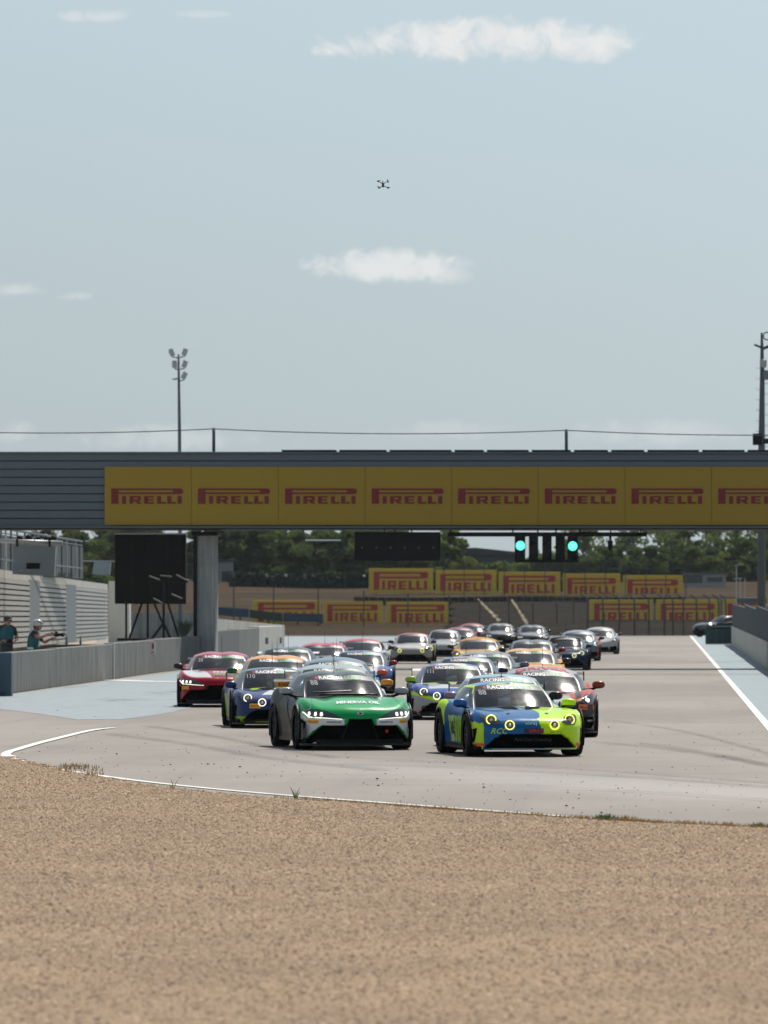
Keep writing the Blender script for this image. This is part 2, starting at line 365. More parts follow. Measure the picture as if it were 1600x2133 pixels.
TYPES = {
 'round_lamp': dict(L=4.18, W=.90, yf=-1.22, yr=1.20, wr=.325, z0=.11,
   out=[(0, -2.09), (.3, -2.075), (.56, -2.01), (.74, -1.86), (.85, -1.6), (.893, -1.22), (.872, -.7), (.862, 0), (.885, .65), (.902, 1.2), (.88, 1.6), (.79, 1.9), (.58, 2.05), (0, 2.09)],
   hc=[(-2.1, .50), (-1.95, .575), (-1.6, .655), (-1.1, .72), (-.7, .75), (.9, .80), (1.4, .86), (1.8, .85), (2.1, .78)],
   hsd=[(-2.1, .47), (-1.9, .56), (-1.6, .66), (-1.3, .705), (-.9, .715), (0, .745), (.7, .80), (1.2, .84), (1.7, .80), (2.1, .72)],
   valley=.02,
   cab=[(0, -.64), (.36, -.615), (.60, -.50), (.655, -.44), (.735, .15), (.74, .62), (.70, .98), (.52, 1.45), (0, 1.58)],
   roof=[(0, .02), (.30, .036), (.485, .115), (.52, .165), (.565, .45), (.555, .74), (.52, .93), (.38, 1.12), (0, 1.2)],
   rc=[(0, 1.085), (.25, 1.105), (.55, 1.112), (.9, 1.10), (1.2, 1.06)], crown=.055, bub=.0,
   mouth=[[(0, .34), (.46, .34), (.56, .28), (.70, .15), (.70, .125), (0, .125)], ],
   mirror=(.85, -.52, .80)),
 'long_hood': dict(L=4.38, W=.93, yf=-1.26, yr=1.21, wr=.335, z0=.12,
   out=[(0, -2.19), (.28, -2.165), (.52, -2.09), (.72, -1.95), (.86, -1.7), (.925, -1.26), (.885, -.75), (.87, -.05), (.90, .6), (.935, 1.2), (.91, 1.6), (.8, 1.98), (.58, 2.14), (0, 2.19)],
   hc=[(-2.2, .56), (-2.05, .66), (-1.8, .735), (-1.4, .80), (-.9, .85), (-.55, .87), (.8, .9), (1.3, .93), (1.8, .97), (2.2, .93)],
   hsd=[(-2.2, .55), (-1.9, .66), (-1.6, .76), (-1.26, .82), (-.9, .82), (0, .84), (.7, .90), (1.2, .95), (1.7, .92), (2.2, .82)],
   valley=.03,
   cab=[(0, -.58), (.36, -.56), (.61, -.46), (.665, -.40), (.755, .2), (.76, .72), (.72, 1.05), (.52, 1.6), (0, 1.72)],
   roof=[(0, .08), (.30, .10), (.50, .17), (.545, .23), (.60, .55), (.585, .85), (.54, 1.02), (.40, 1.25), (0, 1.32)],
   rc=[(.05, 1.18), (.35, 1.225), (.65, 1.245), (1.0, 1.235), (1.35, 1.18)], crown=.07, bub=.032,
   mouth=[[(0, .50), (.17, .50), (.225, .395), (.60, .39), (.69, .31), (.82, .16), (.80, .12), (0, .12)], [(.82, .46), (.86, .47), (.87, .36), (.83, .33)]],
   mirror=(.94, -.42, .92)),
 'oval_lamp': dict(L=4.38, W=.92, yf=-1.25, yr=1.20, wr=.335, z0=.11,
   out=[(0, -2.19), (.3, -2.17), (.58, -2.09), (.78, -1.92), (.88, -1.65), (.915, -1.25), (.88, -.75), (.87, 0), (.90, .6), (.925, 1.2), (.9, 1.6), (.8, 1.95), (.58, 2.14), (0, 2.19)],
   hc=[(-2.2, .50), (-2.0, .60), (-1.7, .67), (-1.2, .73), (-.7, .79), (.8, .85), (1.3, .93), (1.8, .92), (2.2, .82)],
   hsd=[(-2.2, .52), (-1.95, .68), (-1.6, .79), (-1.25, .83), (-.8, .80), (0, .80), (.7, .87), (1.2, .92), (1.7, .88), (2.2, .78)],
   valley=.03,
   cab=[(0, -.62), (.38, -.58), (.64, -.46), (.695, -.40), (.765, .2), (.765, .72), (.72, 1.05), (.52, 1.6), (0, 1.72)],
   roof=[(0, .08), (.31, .10), (.51, .17), (.555, .23), (.605, .5), (.59, .8), (.55, .98), (.42, 1.2), (0, 1.28)],
   rc=[(.05, 1.13), (.35, 1.19), (.65, 1.21), (1.0, 1.19), (1.35, 1.12)], crown=.075, bub=.0,
   mouth=[[(0, .33), (.40, .33), (.44, .25), (.40, .14), (0, .14)], [(.48, .35), (.80, .36), (.83, .28), (.78, .15), (.50, .14)]],
   mirror=(.97, -.42, .90)),
}
def prof(tab, y):
    a = np.array(tab); t = crom(a, 6); return np.interp(y, t[:, 0], t[:, 1])
def paint_mat():
    m = bpy.data.materials.new('car_paint'); m.use_nodes = True; t = NB(m.node_tree); b = m.node_tree.nodes['Principled BSDF']
    a = t.n('ShaderNodeAttribute'); a.attribute_name = 'paint'
    tcn = t.n('ShaderNodeTexCoord').outputs['Object']
    d = t.ramp(t.noise(tcn, 5, 6, .7), .5, .85)
    t.set(b.inputs['Base Color'], t.mix(t.m('MULTIPLY', d, .03), a.outputs['Color'], (.2, .18, .16)))
    t.set(b.inputs['Roughness'], t.m('MULTIPLY_ADD', t.noise(tcn, 9, 5), .18, .26))
    t.set(b.inputs['Coat Weight'], t.m('MULTIPLY', a.outputs['Alpha'], .65)); t.set(b.inputs['Specular IOR Level'], t.m('MULTIPLY', a.outputs['Alpha'], .15)); b.inputs['Coat IOR'].default_value = 1.32
    t.set(b.inputs['Coat Roughness'], t.m('MULTIPLY_ADD', d, .2, .07))
    return m
M_paint = paint_mat()
def glass_mat():
    m = bpy.data.materials.new('tinted_glass'); m.use_nodes = True; n = m.node_tree; t = NB(n)
    for q in list(n.nodes): n.nodes.remove(q)
    o = t.n('ShaderNodeOutputMaterial'); tr = t.n('ShaderNodeBsdfTransparent'); gl = t.n('ShaderNodeBsdfGlossy'); df = t.n('ShaderNodeBsdfDiffuse')
    tr.inputs[0].default_value = (.46, .57, .63, 1); df.inputs[0].default_value = (.42, .46, .50, 1)
    tcn = t.n('ShaderNodeTexCoord').outputs['Object']
    nz = t.noise(tcn, 3, 6, .7)
    t.set(gl.inputs['Roughness'], t.m('MULTIPLY_ADD', nz, .16, .04))
    fr = t.n('ShaderNodeFresnel'); fr.inputs[0].default_value = 1.5
    m1 = t.n('ShaderNodeMixShader'); t.set(m1.inputs[0], t.m('MULTIPLY', t.ramp(nz, .3, .8), .06)); n.links.new(tr.outputs[0], m1.inputs[1]); n.links.new(df.outputs[0], m1.inputs[2])
    m2 = t.n('ShaderNodeMixShader'); t.set(m2.inputs[0], t.m('ADD', fr.outputs[0], .02)); n.links.new(m1.outputs[0], m2.inputs[1]); n.links.new(gl.outputs[0], m2.inputs[2])
    n.links.new(m2.outputs[0], o.inputs[0]); return m
M_glass = glass_mat()
M_dglass = mat('dark_glass', (.02, .025, .03), .11, spec=.6, var=.3, vs=4)
M_lens = mat('lamp_lens', (.05, .055, .06), .12, spec=.8, coat=.6)
def glow(name, col, s):
    return mat(name, (.8, .8, .8), .3, emis=col, es=s, var=0)
M_led_w = glow('lamp_white', (1, .95, .74), 1.25); M_led_y = glow('lamp_yellow', (.95, .9, .02), 1.3); M_led_p = glow('lamp_pale_yellow', (.9, 1, .45), 1.2)
M_green_on = glow('green_signal_lamp', (.03, 1, .62), 1.5)

class Car: pass
def make_car(name, typ, livery, loc_front, yaw, label, cat='racing car', group='race cars lined up on the track', fine=1, zs=1.0, stance=0,
             roofcol=None, mirrors=None, interior=False, wing=True, lamps='round', lampm=None, banner=True, lampx=1.0, parts=True, extra=None, splitter=True):
    T = TYPES[typ]; L, W = T['L'], T['W']
    k = {2: 1.0, 1: .55, 0: .3}[fine]
    # --- body shell: an outline ring lofted up to the shoulder, then inwards over hood and deck
    segn = [max(2, int(round(q * k))) for q in ([22, 20, 16, 12, 12, 16, 18, 16, 14, 12, 8, 6, 8])]
    ring = crom(T['out'], segn); n = len(ring)
    tang = np.gradient(ring, axis=0); nor = np.stack([tang[:, 1], -tang[:, 0]], 1); nor /= np.linalg.norm(nor, axis=1)[:, None] + 1e-9
    nor[0] = (0, -1); nor[-1] = (0, 1)           # outward normals
    frontness = np.clip(-nor[:, 1], 0, 1)
    def Hf(x, y):
        a = sstep(np.abs(x) / W, .15, .85)
        h = prof(T['hc'], y) * (1 - a) + prof(T['hsd'], y) * a
        f = np.exp(-((np.abs(x) - .45) / .14) ** 2) * np.exp(-((y + 1.15) / .5) ** 2)
        return h - T['valley'] * f
    nt_, nq = max(8, int(34 * k)), max(6, int(22 * k))
    inF = [(0, .05), (.12, 0), (.5, .0), (.7, .02), (.85, .06), (.95, .11), (1, .16)]
    inS = [(0, .04), (.25, .03), (.5, .012), (.72, 0), (.88, .025), (.96, .055), (1, .095)]
    rows = []
    inset_top = np.interp(1, *zip(*inF)) * frontness + np.interp(1, *zip(*inS)) * (1 - frontness)
    top_xy = ring - nor * inset_top[:, None]; zb = Hf(top_xy[:, 0], top_xy[:, 1])
    for i in range(nt_):
        t = i / (nt_ - 1); tz = t if t < .8 else .8 + .2 * math.sin((t - .8) / .2 * math.pi / 2) ** 1
        ins = np.interp(tz, *zip(*inF)) * frontness + np.interp(tz, *zip(*inS)) * (1 - frontness)
        xy = ring - nor * ins[:, None]; z = T['z0'] + (zb - T['z0']) * tz
        rows.append(np.column_stack([xy, z]))
    yspine = np.linspace(top_xy[0, 1], top_xy[-1, 1], n)
    for i in range(1, nq + 1):
        q = i / nq; x = top_xy[:, 0] * (1 - q); y = top_xy[:, 1] * (1 - q) + yspine * q
        rows.append(np.column_stack([x, y, Hf(x, y)]))
    A = np.array(rows)                            # rows x n x 3, right half
    Lh = A.copy(); Lh[:, :, 0] *= -1
    full = np.concatenate([Lh[:, :0:-1], A[:, :-1]], axis=1) if False else np.concatenate([A, Lh[:, -2:0:-1]], axis=1)
    nr, nc = full.shape[0], full.shape[1]
    V = full.reshape(-1, 3).copy()
    isrow = np.repeat(np.arange(nr), nc); side = isrow < nt_
    x, y, z = V[:, 0].copy(), V[:, 1].copy(), V[:, 2].copy()
    col = np.ones((len(V), 4), np.float32); col[:, :3] = livery(x, y, z, side)
    # mouths in the front bumper, pushed in
    for poly in T['mouth']:
        m = side & (y < -1.45) & inpoly(np.abs(x), z, poly)
        V[m, 1] += .09; V[m, 0] *= .985; col[m, :3] = .003; col[m, 3] = 0
    m = side & (np.abs(x) > .8 * W) & (y > -1.2); col[m, 3] = .16
    # dark sill along the flanks
    m = side & (z < T['z0'] + .07) & (np.abs(y) < 1.8); col[m, :3] = .008; col[m, 3] = .2
    cabp = [(a, b) for a, b in T['cab']]; capoly = cabp + [(-a, b) for a, b in cabp[::-1]]
    m = (~side) & inpoly(x, y, [(a * .985, b) for a, b in capoly]); col[m, :3] = .01
    # wheel arches: snap to the circle, then cut
    Ra = T['wr'] + .05; zc = T['wr'] + .005
    for yc in (T['yf'], T['yr']):
        r = np.hypot(V[:, 1] - yc, V[:, 2] - zc); g = .045 / k * .9
        m = side & (np.abs(x) > .6 * W) & (np.abs(r - Ra) < g) & (V[:, 2] > T['z0'])
        f = Ra / (r[m] + 1e-9); V[m, 1] = yc + (V[m, 1] - yc) * f; V[m, 2] = zc + (V[m, 2] - zc) * f
    faces = []
    cen = (lambda a: a)(None)
    idx = np.arange(nr * nc).reshape(nr, nc)
    a = idx[:-1]; b = np.roll(idx, -1, 1)[:-1]; c_ = np.roll(idx, -1, 1)[1:]; d = idx[1:]
    Q = np.stack([a, b, c_, d], -1).reshape(-1, 4)
    cx_ = V[Q].mean(1); keep = np.ones(len(Q), bool)
    qs = side[Q].all(1)
    for yc in (T['yf'], T['yr']):
        keep &= ~(qs & (np.abs(cx_[:, 0]) > .6 * W) & (np.hypot(cx_[:, 1] - yc, cx_[:, 2] - zc) < Ra - .004))
    Qf = Q
    V[:, 2] = V[:, 2] * zs + stance
    root = empty(name, (0, 0, 0), 0, label, cat, group)
    def lk(nm, me, mt, par=root, smooth=True): return link(nm, me, mt, par, smooth)
    me = rawmesh('body', V, [tuple(int(i) for i in q) for q in Q[keep]], col)
    body = lk('body', me, M_paint)
    bvb = BVHTree.FromPolygons([tuple(p) for p in V], [tuple(int(i) for i in q) for q in Qf])
    # --- greenhouse
    kk = {2: 8, 1: 5, 0: 3}[fine]
    base = crom(T['cab'], kk); top = crom(T['roof'], kk); m_ = len(base)
    rcf = lambda yv: prof(T['rc'], np.clip(yv, T['rc'][0][0], T['rc'][-1][0]))
    def Zr(x, y): return rcf(y) - T['crown'] * (np.abs(x) / .56) ** 2.2 - T['bub'] * np.exp(-(x / .16) ** 2)
    ztop = Zr(top[:, 0], top[:, 1]); zbs = Hf(base[:, 0], base[:, 1]) - .025
    ntc = {2: 15, 1: 11, 0: 8}[fine]; rows = []
    for i in range(ntc):
        t = i / (ntc - 1); bul = math.sin(math.pi * t) * .035
        xy = base * (1 - t) + top * t; d2 = xy / (np.linalg.norm(xy, axis=1)[:, None] + 1e-9); d2[:, 1] *= .6
        xy = xy + (xy - np.array([0, .45])) / (np.linalg.norm(xy - np.array([0, .45]), axis=1)[:, None]) * bul
        xy[0, 0] = 0; xy[-1, 0] = 0
        rows.append(np.column_stack([xy, zbs * (1 - t) + ztop * t]))
    nqc = {2: 8, 1: 6, 0: 4}[fine]; ysp = np.linspace(top[0, 1], top[-1, 1], m_)
    for i in range(1, nqc + 1):
        q = i / nqc; xx = top[:, 0] * (1 - q); yv = top[:, 1] * (1 - q) + ysp * q
        zz = Zr(xx, yv); zz = zz + .012 * math.sin(min(1, q * 2) * math.pi / 2)
        rows.append(np.column_stack([xx, yv, zz]))
    A = np.array(rows); Lh = A.copy(); Lh[:, :, 0] *= -1
    full = np.concatenate([A, Lh[:, -2:0:-1]], axis=1); nr, nc = full.shape[:2]
    Vc = full.reshape(-1, 3).copy(); colc = np.ones((len(Vc), 4), np.float32)
    rf = roofcol if roofcol is not None else livery
    colc[:, :3] = rf(Vc[:, 0], Vc[:, 1], Vc[:, 2], np.zeros(len(Vc), bool)) if callable(rf) else np.array(rf)
    Vc[:, 2] = Vc[:, 2] * zs + stance
    idx = np.arange(nr * nc).reshape(nr, nc); fs = {'cab': [], 'ws': [], 'sl': [], 'sr': [], 'rw': [], 'frit': []}
    half = m_ - 1
    for i in range(nr - 1):
        t = (i + .5) / (ntc - 1)
        for j in range(nc):
            jj = j if j < half else nc - 1 - j          # segment index from the front centre
            key = 'cab'
            if i < ntc - 1:
                seg = jj // kk
                if seg < 2: key = 'ws' if .06 < t < .80 else ('frit' if t < .97 else 'cab')
                elif seg in (3, 4) and .08 < t < .90: key = 'sr' if j < half else 'sl'
                elif seg >= 6 and .1 < t < .85: key = 'rw'
                elif seg == 2 and t < .97 and (jj % kk) < kk * .45: key = 'frit'
            fs[key].append((int(idx[i, j]), int(idx[i, (j + 1) % nc]), int(idx[i + 1, (j + 1) % nc]), int(idx[i + 1, j])))
    allf = sum(fs.values(), [])
    bvc = BVHTree.FromPolygons([tuple(p) for p in Vc], allf)
    def sub(fl):
        u = sorted({i for q in fl for i in q}); mp = {a: b for b, a in enumerate(u)}
        return Vc[u], [tuple(mp[i] for i in q) for q in fl], colc[u]
    v0, f0, c0 = sub(fs['cab']); lk('cabin', rawmesh('cabin', v0, f0, c0), M_paint)
    v0, f0, c0 = sub(fs['frit']); lk('windscreen_surround', rawmesh('windscreen_surround', v0, f0), M_bk)
    gm = M_glass if interior else M_dglass
    for nm, key in (('windscreen', 'ws'), ('side_window', 'sl'), ('side_window', 'sr'), ('rear_window', 'rw')):
        v0, f0, c0 = sub(fs[key]); lk(nm, rawmesh(nm, v0, f0), gm if key != 'rw' or interior else M_dglass)
    # --- helpers that lay flat shapes on the car
    def lay(nm, shp, cx0, cz0, wd_, mt, proj='front', off=.006, hx=None, par=root, sub_=0, flip=False):
        v, f = shp; vs = np.array(v, float) * wd_
        if hx: vs[:, 1] = np.array(v)[:, 1] * hx
        bm = bmesh.new(); bv = [bm.verts.new((p[0] + cx0, p[1] + cz0, 0)) for p in vs]
        for q in f:
            try: bm.faces.new([bv[i] for i in q])
            except ValueError: pass
        if sub_:
            bmesh.ops.triangulate(bm, faces=bm.faces[:])
            for _ in range(sub_): bmesh.ops.subdivide_edges(bm, edges=bm.edges[:], cuts=1, use_grid_fill=True)
        dead = []
        for q in bm.verts:
            a, b = q.co.x, q.co.y
            if proj == 'front':
                o, dr = Vector((a, -4, b * zs + stance)), Vector((0, 1, 0))
                hs = [h for h in (bvb.ray_cast(o, dr), bvc.ray_cast(o, dr)) if h[0]]
            elif proj == 'top':
                o, dr = Vector((a, b, 3)), Vector((0, 0, -1))
                hs = [h for h in (bvb.ray_cast(o, dr), bvc.ray_cast(o, dr)) if h[0]]
            else:
                sg = -1 if proj == 'left' else 1
                o, dr = Vector((sg * 3, a, b * zs + stance)), Vector((-sg, 0, 0))
                hs = [h for h in (bvb.ray_cast(o, dr), bvc.ray_cast(o, dr)) if h[0]]
            if hs:
                h = min(hs, key=lambda h: h[3]); q.co = h[0] - dr * off
            else: dead.append(q)
        if dead: bmesh.ops.delete(bm, geom=dead, context='VERTS')
        m3 = bpy.data.meshes.new(nm); bm.to_mesh(m3); bm.free()
        return link(nm, m3, mt, par, smooth=bool(sub_))
    PS = lambda pts: (pts, [tuple(range(len(pts)))])
    rc_ = PS([(-.5, -.5), (.5, -.5), (.5, .5), (-.5, .5)])
    api = Car(); api.lay = lay; api.root = root; api.PS = PS; api.rect = rc_; api.T = T; api.Zr = Zr; api.Hf = Hf
    # --- wheels
    if parts:
        for yc in (T['yf'], T['yr']):
            for sgn in (-1, 1):
                wr = T['wr']; tw = .27; xc = sgn * (W - .135)
                ty = MB().lathe([(wr * .68, -tw / 2), (wr * .95, -tw / 2), (wr, -tw / 2 + .03), (wr, tw / 2 - .03), (wr * .95, tw / 2), (wr * .68, tw / 2)], 28, (xc, yc, wr), 'x').build('wheel', M_rubber, root, True)
                if fine:
                    rim = MB(); rim.lathe([(wr * .70, -.10), (wr * .70, .10)], 28, (xc, yc, wr), 'x')
                    rim.lathe([(wr * .66, .09 * sgn), (wr * .70, .10 * sgn), (wr * .74, .10 * sgn)], 28, (xc, yc, wr), 'x')
                    rim.lathe([(.001, .06 * sgn), (.05, .06 * sgn), (.06, .02 * sgn)], 12, (xc, yc, wr), 'x')
                    for q in range(10):
                        an = q * math.pi / 5
                        rim.box((xc + sgn * .075, yc + math.cos(an) * wr * .37, wr + math.sin(an) * wr * .37), (.03, wr * .68, .028), rx=an)
                    rim.build('rim', M_steel if fine == 2 else M_black, ty)
        # liners that close the wheel wells and the belly
        MB().box((0, 0, .2 * zs + stance), (W * 1.2, L * .9, .12)).build('underbody', M_black, root)
        for sgn in (-1, 1):
            if fine:
                for yc in (T['yf'], T['yr']):
                    MB().tube([(sgn * (np.interp(yc, [p[1] for p in T['out'][4:10]], [p[0] for p in T['out'][4:10]]) - .012), yc + Ra * math.cos(a), (zc + Ra * math.sin(a)) * zs + stance) for a in np.linspace(-.45, math.pi + .45, 22)], .018, 6).build('wheel_arch', M_bk if typ != 'round_lamp' else M_black, root, True)
    # --- mirrors
    mx, my, mz = T['mirror']; mz = mz * zs + stance
    mcs = mirrors or ((.02, .02, .02), (.02, .02, .02))
    for sgn, mc in ((-1, mcs[0]), (1, mcs[1])):
        b_ = MB(); b_.ell((sgn * mx, my, mz), (.115, .075, .068), 16, 10, .8)
        me = b_.mesh('mirror'); cc = np.ones((len(me.vertices), 4)); cc[:, :3] = mc
        zz = np.array([q.co.z for q in me.vertices]); 
        ca = me.color_attributes.new('paint', 'FLOAT_COLOR', 'POINT'); cc[zz < mz - .035, :3] = .01; ca.data.foreach_set('color', cc.astype(np.float32).ravel())
        mo = lk('mirror', me, M_paint)
        MB().tube([(sgn * (mx - .04), my + .02, mz - .05), (sgn * (mx - .16), my + .05, mz - .09), (sgn * (mx - .27), my + .1, mz - .10)], [.022, .026, .03], 8).build('mirror_arm', M_black, mo, True)
    # --- splitter, wing, antenna
    if splitter:
        oo = crom(T['out'][:5], 6 if fine else 3); pts = [(a, b) for a, b in oo[::-1]] ; pts = [(-a, b) for a, b in pts] + [(a, b) for a, b in oo[1:]]
        sp = [(a * 1.03, b - .06, .075 + stance) for a, b in pts]; MB().poly(sp + [(sp[-1][0], -1.5, .075 + stance), (sp[0][0], -1.5, .075 + stance)], (0, 0, .03)).build('splitter', M_carbon, root)
        MB().box((0, -L / 2 + .12, .135 + stance), (W * 1.5, .06, .07)).build('lower_lip', M_black, root)
    if wing:
        ws = MB(); zw = 1.07 * zs + stance if typ != 'round_lamp' else .97; yw = L / 2 - .12
        sec = [(-.14, -.02), (-.10, .01), (0, .025), (.12, .02), (.16, .0), (.1, .005), (0, .005), (-.1, -.015)]
        v = [(sx_ * (W - .12), yw + a, zw + b) for sx_ in (-1, 1) for a, b in sec]; nn = len(sec)
        ws.add(v, [tuple(range(nn)), tuple(range(2 * nn - 1, nn - 1, -1))] + [(i, (i + 1) % nn, (i + 1) % nn + nn, i + nn) for i in range(nn)])
        wo_ = ws.build('rear_wing', M_carbon if wing is True else wing, root, False)
        for sgn in (-1, 1):
            ep = MB().box((sgn * (W - .112), yw, zw - .04), (.012, .32, .17), bev=.004).build('endplate', M_carbon, wo_)
            MB().box((sgn * .42, yw - .02, zw - .14), (.015, .1, .26)).build('wing_strut', M_black, wo_)
    if fine:
        MB().tube([(.02, .75, 1.17 * zs + stance), (.02, .78, 1.62 * zs + stance)], [.006, .003], 5).build('antenna', M_black, root)
    # --- windscreen banner
    xbw = T['roof'][2][0] + .03
    zt = T['rc'][0][1] - .004
    api.zt = zt
    if banner:
        if fine == 2 or banner == 2:
            h = .052; z0 = zt - .055 - .012
            lay('lettering', text_shape('RACING', 1.45, .035), -.155, z0, h, M_wh, 'front', .012, h)
            lay('lettering', text_shape('LUBES', 1.45, .02), .215, z0, h, M_green_l, 'front', .012, h)
            lay('logo', PS([(math.cos(t) * .5, math.sin(t) * .5 + .45) for t in np.linspace(0, 5.6, 7)]), -.385, z0, h * .9, M_red, 'front', .012)
        else:
            h = .05; z0 = zt - .07
            lay('lettering', text_shape('RACING', 1.5, .03), -.16, z0, h, M_wh, 'front', .012, h)
            lay('lettering', text_shape('LUBES', 1.5, .02), .22, z0, h, M_green_l, 'front', .012, h)
    # --- lamps
    lm = lampm or M_led_w
    def ring_lamp(x0, z0, r, mt, housing=None):
        sg = 1 if x0 > 0 else -1
        o = Vector((x0, -4, z0 * zs + stance)); h = bvb.ray_cast(o, Vector((0, 1, 0)))
        if not h[0]: return
        c = h[0]; nrm = h[1]; nrm = nrm if nrm.y < 0 else -nrm; nrm = (nrm + Vector((0, -1.2, 0))).normalized()
        q = nrm.to_track_quat('Z', 'Y').to_matrix().to_4x4()
        hl = MB(); hl.lathe([(.001, .012), (r * .55, .008), (r * .8, .0), (r * 1.12, -.01), (r * 1.18, -.03), (r * 1.1, -.08)], 24 if fine else 12)
        hl.v = [tuple(Matrix.Translation(c) @ q @ Vector(p)) for p in hl.v]; ho = hl.build('headlight', M_lens, root, True)
        rg = MB(); nn = 24 if fine else 12
        for a0, a1 in (((.06, math.pi - .06), (math.pi + .06, 2 * math.pi - .06)) if fine == 2 else ((0, 2 * math.pi),)):
            rg.tube([(math.cos(t) * r * .92, math.sin(t) * r * .92, .02) for t in np.linspace(a0, a1, nn)], r * .115, 6)
        rg.v = [tuple(Matrix.Translation(c) @ q @ Vector(p)) for p in rg.v]; rg.build('light_ring', mt, ho, True)
        if not fine: return
        le = MB().ell((0, 0, .01), (r * .32, r * .32, .02), 10, 6); le.v = [tuple(Matrix.Translation(c) @ q @ Vector(p)) for p in le.v]; le.build('projector', M_silver, ho, True)
    if lamps == 'round':
        for sgn in (-1, 1):
            if fine: lay('lamp_housing', PS([(sgn * a, b) for a, b in ([(.47, .525), (.54, .485), (.68, .485), (.735, .55), (.745, .62), (.70, .645), (.62, .635), (.52, .585)][::sgn])]), 0, 0, 1, M_lens, 'front', .007, 1, sub_=3)
            ring_lamp(sgn * .605 * lampx, .56, .078, lm); ring_lamp(sgn * .345 * lampx, .48, .074, lm)
    elif lamps == 'strip':
        for sgn in (-1, 1):
            hz = [(.875, .60), (.80, .645), (.66, .655), (.52, .625), (.36, .55), (.26, .50), (.30, .495), (.55, .505), (.80, .53)]
            ho = lay('headlight', PS([(sgn * a, b) for a, b in hz[::sgn]]), 0, 0, 1, M_lens, 'front', .008, 1, sub_=3)
            if fine:
                hz = [(.87, .605), (.85, .61), (.78, .535), (.30, .50), (.29, .490), (.79, .520)]
                lay('light_strip', PS([(sgn * a, b) for a, b in hz[::sgn]]), 0, 0, 1, lm, 'front', .016, 1, par=ho, sub_=2)
            for xq, zq in ((.775, .582), (.69, .578), (.605, .574)):
                for dz, dr_ in ((.012, .025), (-.014, .03)) if fine == 2 else ((0, .035),):
                    h = bvb.ray_cast(Vector((sgn * xq, -4, (zq + dz) * zs + stance)), Vector((0, 1, 0)))
                    if h[0]: MB().ell(tuple(h[0] + Vector((0, -.012, 0))), (dr_, .012, dr_ * .75), 10, 6).build('lamp_cell', lm, ho, True)
    elif lamps == 'oval':
        for sgn in (-1, 1):
            hz = [(.745 + .135 * math.cos(t) + .03 * math.sin(t), .665 + .10 * math.sin(t)) for t in np.linspace(0, 2 * math.pi, 15)[:-1]]
            ho = lay('headlight', PS([(sgn * a, b) for a, b in hz[::sgn]]), 0, 0, 1, M_lens, 'front', .012, 1, sub_=3)
            h = bvb.ray_cast(Vector((sgn * .71, -4, .645 * zs + stance)), Vector((0, 1, 0)))
            if h[0]: MB().ell(tuple(h[0] + Vector((0, -.02, 0))), (.045, .02, .04), 12, 8).build('lamp_cell', lm, ho, True)
    # --- inside
    if interior:
        sh = MB()
        for sx_ in (-.33, .33):
            sh.box((sx_, .35, .72 + stance), (.44, .14, .62), rx=-.2, bev=.05); sh.box((sx_, .42, 1.0 + stance), (.28, .1, .16), bev=.04)
        sh.build('seat', M_liner, root)
        cg = MB()
        zr = .96 * Zr(0, .6)
        for pts in ([(-.5, .62, .7), (-.46, .6, zr - .02), (.46, .6, zr - .02), (.5, .62, .7)], [(-.5, .62, .72), (.46, .6, zr - .04)], [(-.46, .6, zr - .02), (-.6, -.3, .8)], [(.46, .6, zr - .02), (.6, -.3, .8)]):
            cg.tube([(a, b, c * zs + stance) for a, b, c in pts], .02, 6)
        cg.build('roll_cage', M_cage, root, True)
        sw = MB().tube([(.36 + .15 * math.cos(t), -.12 + .04 * math.sin(t), .83 + stance + .13 * math.sin(t)) for t in np.linspace(0, 2 * math.pi, 15)], .015, 6).build('steering_wheel', M_black, root, True)
    if extra: extra(api)
    # place
    cs, sn = math.cos(yaw), math.sin(yaw)
    root.location = (loc_front[0] - L / 2 * sn, loc_front[1] + L / 2 * cs, 0.003); root.rotation_euler = (0, 0, yaw)
    api.yaw = yaw
    return api
def solid(c, c2=None, cond=None):
    def f(x, y, z, side):
        o = np.empty((len(x), 3)); o[:] = c
        if cond is not None: o[cond(x, y, z, side)] = c2
        return o
    return f
def sheet_z(pts, z): return [(p.x, p.y, z) for p in pts]
# ================================================================== ground
def sheet(name, pts, m, z, kind='structure'):
    v = [(p[0], p[1], z) for p in pts]; me = rawmesh(name, v, [tuple(range(len(v)))])
    bm = bmesh.new(); bm.from_mesh(me); bmesh.ops.triangulate(bm, faces=bm.faces[:]); bmesh.ops.recalc_face_normals(bm, faces=bm.faces[:])
    for f in bm.faces:
        if f.normal.z < 0: f.normal_flip()
    bm.to_mesh(me); bm.free(); return tag(link(name, me, m), kind=kind)
def bank_z(x, d):
    def q(a, b): return max(0, min(1, (d - a) / (b - a)))
    t = q(522, 700); z = 4.7 * t
    if d > 700: z += (d - 700) * .004
    return z + .12 * math.sin(x * .31 + d * .05) * t
# terrain: one sheet out to the horizon, with the bank beyond the end of the straight
ys = [-60, 20, 200, 400, 505, 515, 522] + list(np.linspace(530, 700, 24)) + [730, 800, 950, 1200, 1700, 2600, 4200]
xs = [-2500, -900, -300, -150] + list(np.linspace(-100, 40, 71)) + [80, 200, 600, 2500]
v = [(x, d, bank_z(x, d) - .02) for d in ys for x in xs]; nx = len(xs)
f = [(j * nx + i, j * nx + i + 1, (j + 1) * nx + i + 1, (j + 1) * nx + i) for j in range(len(ys) - 1) for i in range(nx - 1)]
tag(link('ground', rawmesh('ground', v, f), M_bank, smooth=True), kind='structure')
